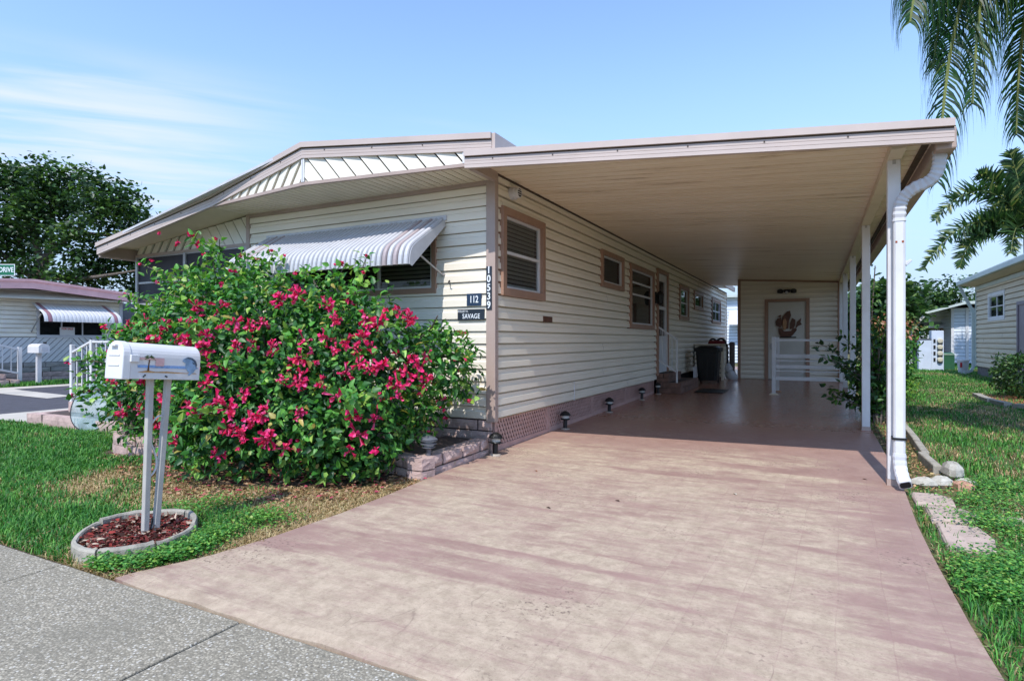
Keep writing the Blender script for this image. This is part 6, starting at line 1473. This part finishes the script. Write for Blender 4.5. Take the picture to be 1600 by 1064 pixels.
bh = thing('pale_blue_house', 'pale blue white house with a carport beyond the meter cabinets', 'house', (7.5, 38, 0))
MB().box(6.2, 12, 37.06, 44, 0, 2.85).build('wall', m_dark, bh)
siding(bh, lambda a, o, z: (a, 37.05 - o, z), 6.15, 9.5, .05, 2.85, 16, [], m_bwhite)
siding(bh, lambda a, o, z: (6.15 - o, a, z), 37.05, 44, .05, 2.85, 16, [], m_bwhite)
MB().box(6.10, 6.22, 37.0, 37.06, .05, 2.85).box(6.70, 6.82, 37.0, 37.04, .05, 2.85).each('corner_trim', m_white, bh)
MB().hexa([(4.5, 36.2, 2.42), (6.6, 36.2, 3.02), (6.6, 44, 3.02), (4.5, 44, 2.42), (4.5, 36.2, 2.52), (6.6, 36.2, 3.14), (6.6, 44, 3.14), (4.5, 44, 2.52)]).hexa([(6.6, 36.2, 3.0), (12, 36.2, 3.1), (12, 44, 3.1), (6.6, 44, 3.0), (6.6, 36.2, 3.14), (12, 36.2, 3.3), (12, 44, 3.3), (6.6, 44, 3.14)]).build('roof', m_gutter, bh)
for k in range(4):
    yy = 36.3 + 1.9 * k; xx = 4.30 + .12 * k
    MB().bar((xx, yy, -.03), (xx, yy, 1.80), .12, .12, (0, 1, 0)).bar((xx, yy, 1.76), (xx + .55, yy, 2.45), .12, .11, (0, 1, 0)).build('post', m_white, bh)
MB().bar((4.6, 40, 2.1), (6.2, 40, 2.15), .12, .2).build('cross_beam', m_white, bh)
MB().bar((3.4, 36.3, .05), (4.35, 36.3, .05), .08, .1).build('ground_rail', m_white, bh)
gc = thing('golf_cart', 'red golf cart parked in the far carport', 'golf cart', (6.0, 39.5, 0))
m_cart = M('red cart paint', lin(196, 24, 40), .3, .05)
MB().prism([(5.2, 39.2, .35), (6.12, 39.2, .35), (6.12, 39.2, .55), (5.95, 39.2, .78), (5.6, 39.2, .80), (5.4, 39.2, .66), (5.2, 39.2, .62)], (0, 1.1, 0)).build('body', m_cart, gc, bevel=.03)
MB().box(5.25, 5.7, 39.25, 40.25, .80, .95).box(5.20, 5.34, 39.25, 40.25, .9, 1.25).build('seat', m_tan, gc, bevel=.03)
MB().box(4.95, 6.1, 39.1, 40.4, 1.80, 1.88).build('roof', m_tan, gc, bevel=.02)
for xx, yy in ((5.1, 39.2), (5.1, 40.3), (5.98, 39.2), (5.98, 40.3)): MB().tube([(xx, yy, .7), (xx, yy, 1.82)], .022, 6).build('roof_post', m_black, gc)
for xx in (5.35, 5.88):
    w_ = along_y(MB(), [(.16, .0), (.21, .02), (.21, .14), (.16, .16)], (xx, 39.12, .21), 16).build('wheel', m_black, gc)
    along_y(MB(), [(.12, -.01), (.12, .01)], (xx, 39.12, .21), 12).build('hub', m_alu, w_)
bxs = thing('cardboard_box', 'brown cardboard box standing behind the meter cabinet', 'box', (4.55, 36.8, 0))
MB().box(4.42, 4.72, 36.7, 37.0, 1.0, 1.55).build('body', m_tan, bxs); MB().box(4.4, 4.74, 36.68, 37.02, -.03, 1.0).build('stand', m_gunm, bxs)
cp = thing('camper', 'white and teal camper parked far behind the lawn', 'camper', (5.9, 53.6, 0))
m_teal = M('teal stripe', lin(120, 180, 178), .5, .1)
MB().box(4.6, 6.9, 53.4, 55.5, .35, 1.75).build('body', m_white, cp, bevel=.08); MB().box(4.58, 6.92, 53.38, 55.52, 1.55, 1.86).build('roof', m_teal, cp, bevel=.05)
MB().box(5.5, 6.0, 53.37, 53.4, .95, 1.35).build('window', m_black, cp); MB().box(6.2, 6.6, 53.37, 53.4, .95, 1.35).build('window', m_black, cp)
for xx in (5.0, 6.4): along_y(MB(), [(.2, 0), (.26, .02), (.26, .2)], (xx, 53.35, .24)).build('wheel', m_black, cp)
lw = thing('low_block_wall', 'low pinkish block wall in front of the distant camper', 'wall', (5.9, 49, 0))
block_run(lw, (5.1, 49), (7.4, 49), -.03, .22, .2, .5); block_run(lw, (5.1, 49), (7.4, 49), .22, .42, .2, .5, phase=.5)
lp = thing('street_lamp', 'street lamp head on a curved arm right of the downspout', 'street lamp', (2.93, 28.5, 0))
MB().tube([(2.93, 28.5, -.03), (2.93, 28.5, 3.6)] + bez([(2.93, 28.5, 3.6), (2.95, 28.5, 4.1), (3.1, 28.55, 4.35), (3.25, 28.6, 4.42)], 6), .045, 8).build('pole', m_alu, lp)
MB().hexa([(3.14, 28.5, 4.33), (3.24, 28.5, 4.22), (3.24, 28.72, 4.22), (3.14, 28.72, 4.33), (3.36, 28.52, 4.50), (3.44, 28.52, 4.42), (3.44, 28.70, 4.42), (3.36, 28.70, 4.50)]).build('head', m_whitew, lp, bevel=.02)
# building glimpsed between house end and shed
wh = thing('white_house_beyond', 'white sided house glimpsed between the home and the shed', 'house', (-4, 33.5, 0))
MB().box(-9, -2.2, 33.56, 38, -.03, 3.6).build('wall', m_dark, wh)
siding(wh, lambda a, o, z: (a, 33.55 - o, z), -9, -2.2, .0, 3.5, 22, [], m_bwhite)
MB().box(-9.2, -2.0, 33.2, 38, 3.5, 3.62).build('roof', m_gutter, wh)
MB().hexa([(-4.15, 32.75, 2.02), (-2.6, 32.75, 2.02), (-2.6, 33.5, 2.75), (-4.15, 33.5, 2.75), (-4.15, 32.75, 2.06), (-2.6, 32.75, 2.06), (-2.6, 33.5, 2.80), (-4.15, 33.5, 2.80)]).build('awning', m_white, wh)

# ================================================================== LEFT NEIGHBOUR
NX = -20.2; mpN = lambda a, o, z: (NX + o, a, z)
m_nsid = M('grey cream siding', lin(232, 226, 212), .6, .06, 2, .03, 100)
m_nchev = M('grey chevron panel', lin(206, 206, 206), .6, .06, 2)
m_pink = M('pink fascia', lin(246, 190, 186), .5, .08, 3, dirt=.2, dcol=lin(150, 96, 100))
nb = thing('pink_roof_house', 'grey sided mobile home with pink fascia across the side street', 'mobile home', (-22, 8, 0))
MB().box(-26, NX - .07, 2.0, 11.2, .0, 2.62).build('wall', m_dark, nb)
siding(nb, mpN, 2.0, 11.22, 1.29, 2.66, 11, [(8.92, 10.68, 1.33, 2.25)], m_nsid, deep=True)
MB().box(-26, -21.6, 11.3, 16, -.05, 2.5).build('side_porch', m_gunm, nb)
window(nb, mpN, 8.87, 10.74, 1.28, 2.28, tw=.06, cols=3, rows=1, mt=m_whitew, mf=m_whitew, blind=False)
def chev_n(a0, a1, lean, dirn):
    sv = m_creamd
    globals()['m_creamd'] = m_nchev
    chevrons(nb, [(a0, .57), (a1, .57), (a1, 1.285), (a0, 1.285)], .57, dirn, lean, .17, mpN, gap=.014)
    globals()['m_creamd'] = sv
chev_n(5.5, 9.8, .95, 1); chev_n(9.8, 11.2, -.95, -1)
MB().mbox(mpN, 2, 11.2, -.03, -.006, .5, 1.29).build('panel_backing', m_gunm, nb)
MB().mbox(mpN, 11.16, 11.26, -.02, .03, .0, 2.6).mbox(mpN, 9.78, 9.82, 0, .02, .57, 1.28).each('corner_trim', m_whitew, nb)
MB().mbox(mpN, 5.0, 11.2, -.06, -.008, -.05, .57).build('foundation', m_mortar, nb)
m_nblk = M('grey split block', lin(150, 146, 142), .9, .15, 5, .5, 30)
for k in range(4): block_run(nb, (NX + .01, 6.0), (NX + .01, 11.25), .0 + k * .142, .0 + (k + 1) * .142, .03, .55, 'block', m_nblk if k > 1 else m_block, .5 * (k % 2))
nl = [(-19.75, 2.0, 2.25), (-19.75, 8.6, 2.67), (-19.75, 11.7, 2.42)]
mb = MB(); band(mb, nl, 0, .20, 0, .03); band(mb, nl, .20, .27, 0, .06); mb.build('fascia', m_pink, nb)
MB().hexa([(-19.75, 8.6, 2.90), (-19.75, 11.7, 2.65), (-30, 11.7, 2.65), (-30, 8.6, 2.90), (-19.75, 8.6, 2.94), (-19.75, 11.7, 2.69), (-30, 11.7, 2.69), (-30, 8.6, 2.94)]).hexa([(-19.75, 2.0, 2.48), (-19.75, 8.6, 2.90), (-30, 8.6, 2.90), (-30, 2.0, 2.48), (-19.75, 2.0, 2.52), (-19.75, 8.6, 2.94), (-30, 8.6, 2.94), (-30, 2.0, 2.52)]).build('roof', m_whitew, nb)
MB().hexa([(-19.76, 2.0, 2.26), (-19.76, 11.7, 2.44), (-20.25, 11.7, 2.66), (-20.25, 2.0, 2.6), (-19.76, 2.0, 2.28), (-19.76, 11.7, 2.46), (-20.25, 11.7, 2.68), (-20.25, 2.0, 2.62)]).build('eave_soffit', m_soffit, nb)
na = thing('striped_awning', 'white awning with dark red stripes on the pink roofed house', 'awning', (-19.9, 9.8, 1.8))
pa = bez([(NX + .02, 0, 2.30), (NX + .45, 0, 2.10), (NX + .60, 0, 2.02)], 3) + bez([(NX + .62, 0, 2.01), (NX + .76, 0, 1.94), (NX + .78, 0, 1.74)], 5)
m_mar = M('maroon stripe', lin(150, 108, 116), .5, .1)
for k in range(20):
    y0 = 8.72 + k * .105; rings = [[(p.x, y0 + .003, p.z), (p.x + .003, y0 + .05, p.z + .004), (p.x, y0 + .102, p.z), (p.x - .004, y0 + .05, p.z - .004)] for p in pa]
    MB().ring_sweep(rings).build('slat', m_mar if k in (1, 18) else m_white, na)
for yy in (8.74, 10.80): MB().tube([(NX + .55, yy, 1.95), (NX + .02, yy, 1.45)], .02, 5).build('arm', m_alu, na)
fs = tag(MB().mbox(mpN, 9.46, 9.86, .016, .026, 1.36, 1.60).build('window_sign', m_white), 'white FOR SALE sign in the window of the pink roofed house', 'sign')
text('lettering', 'FOR SALE', .085, m_red, Matrix.Translation((NX + .029, 9.66, 1.55)) @ Matrix.Rotation(R(90), 4, 'Z') @ Matrix.Rotation(R(90), 4, 'X'), fs, .85, .001)
nm = thing('white_mailbox', 'small white mailbox on a post across the side street', 'mailbox', (-19.05, 8.42, 0))
MB().box(-19.10, -19.0, 8.37, 8.47, -.03, .86).build('post', m_whitew, nm)
am = [(-.13, 0), (.13, 0), (.13, .16)] + [(.13 * math.cos(t), .16 + .09 * math.sin(t)) for t in np.linspace(.3, 2.84, 8)] + [(-.13, .16)]
MB().ring_sweep([[(-19.05 + s, 8.42 + a, .86 + z) for a, z in am] for s in (-.3, .3)]).build('body', m_white, nm)
MB().box(-18.748, -18.74, 8.35, 8.50, .92, 1.02).build('number_plate', m_whitew, nm); MB().box(-19.1, -18.95, 8.55, 8.565, 1.06, 1.16).build('flag', m_black, nm)
nr = thing('neighbour_railing', 'white railing on the steps of the pink roofed house', 'railing', (-19.35, 8.1, 0))
MB().box(-19.39, -19.31, 8.07, 8.15, .1, 1.02).build('newel', m_white, nr)
for z0, z1 in ((.95, 1.28), (.30, .62)): MB().bar((-19.35, 8.11, z0), (-19.2, 6.9, z1), .05, .05).build('rail', m_white, nr)
for k in range(1, 6):
    t = k / 6; MB().tube([(-19.35 + .15 * t, 8.11 - 1.21 * t, .30 + .32 * t), (-19.35 + .15 * t, 8.11 - 1.21 * t, .95 + .33 * t)], .014, 5).build('baluster', m_white, nr)
ns = thing('neighbour_steps', 'stone steps at the left edge leading to the pink roofed house', 'steps', (-19.6, 7.3, 0))
for k in range(3):
    x0 = -19.05 - .28 * k
    MB().box(-20.1, x0 - .03, 6.4, 7.95 - .2 * k, .0, .15 * (k + 1) - .01).build('step_core', m_mortar, ns)
    block_run(ns, (x0, 6.4), (x0, 8.0 - .2 * k), .15 * k - .02, .15 * (k + 1), .12, .45, phase=.4 * (k % 2)); block_run(ns, (x0, 8.0 - .2 * k), (-20.1, 8.0 - .2 * k), .15 * k - .02, .15 * (k + 1), .1, .45)
sg = thing('street_sign', 'green street name sign reading DRIVE at the left edge', 'street sign', (-16.39, 6.157, 0))
rt_ = Vector((.888, .4596, 0)); fw_ = Vector((-.4596, .888, 0)); e1 = Vector((-15.725, 6.501, 2.755))
def sgb(l0, l1, z0, z1, t0, t1, nme, mat):
    MB().hexa([e1 + rt_ * l + fw_ * t + Vector((0, 0, z)) for z in (z0, z1) for l, t in ((l0, t0), (l1, t0), (l1, t1), (l0, t1))]).build(nme, mat, sg)
sgb(-1.10, 0, -.128, .128, 0, .006, 'border', m_letter); sgb(-1.085, -.014, -.114, .114, -.003, 0, 'plate', m_green)
text('lettering', 'DRIVE', .155, m_letter, Matrix.Translation(e1 + rt_ * -.185 - fw_ * .0045) @ Matrix.Rotation(math.atan(476 / 920), 4, 'Z') @ Matrix.Rotation(R(90), 4, 'X'), sg, .78, .002)
MB().tube([(-16.39, 6.157, -.1), (-16.39, 6.157, 2.63)], .03, 8).build('pole', m_alu, sg)
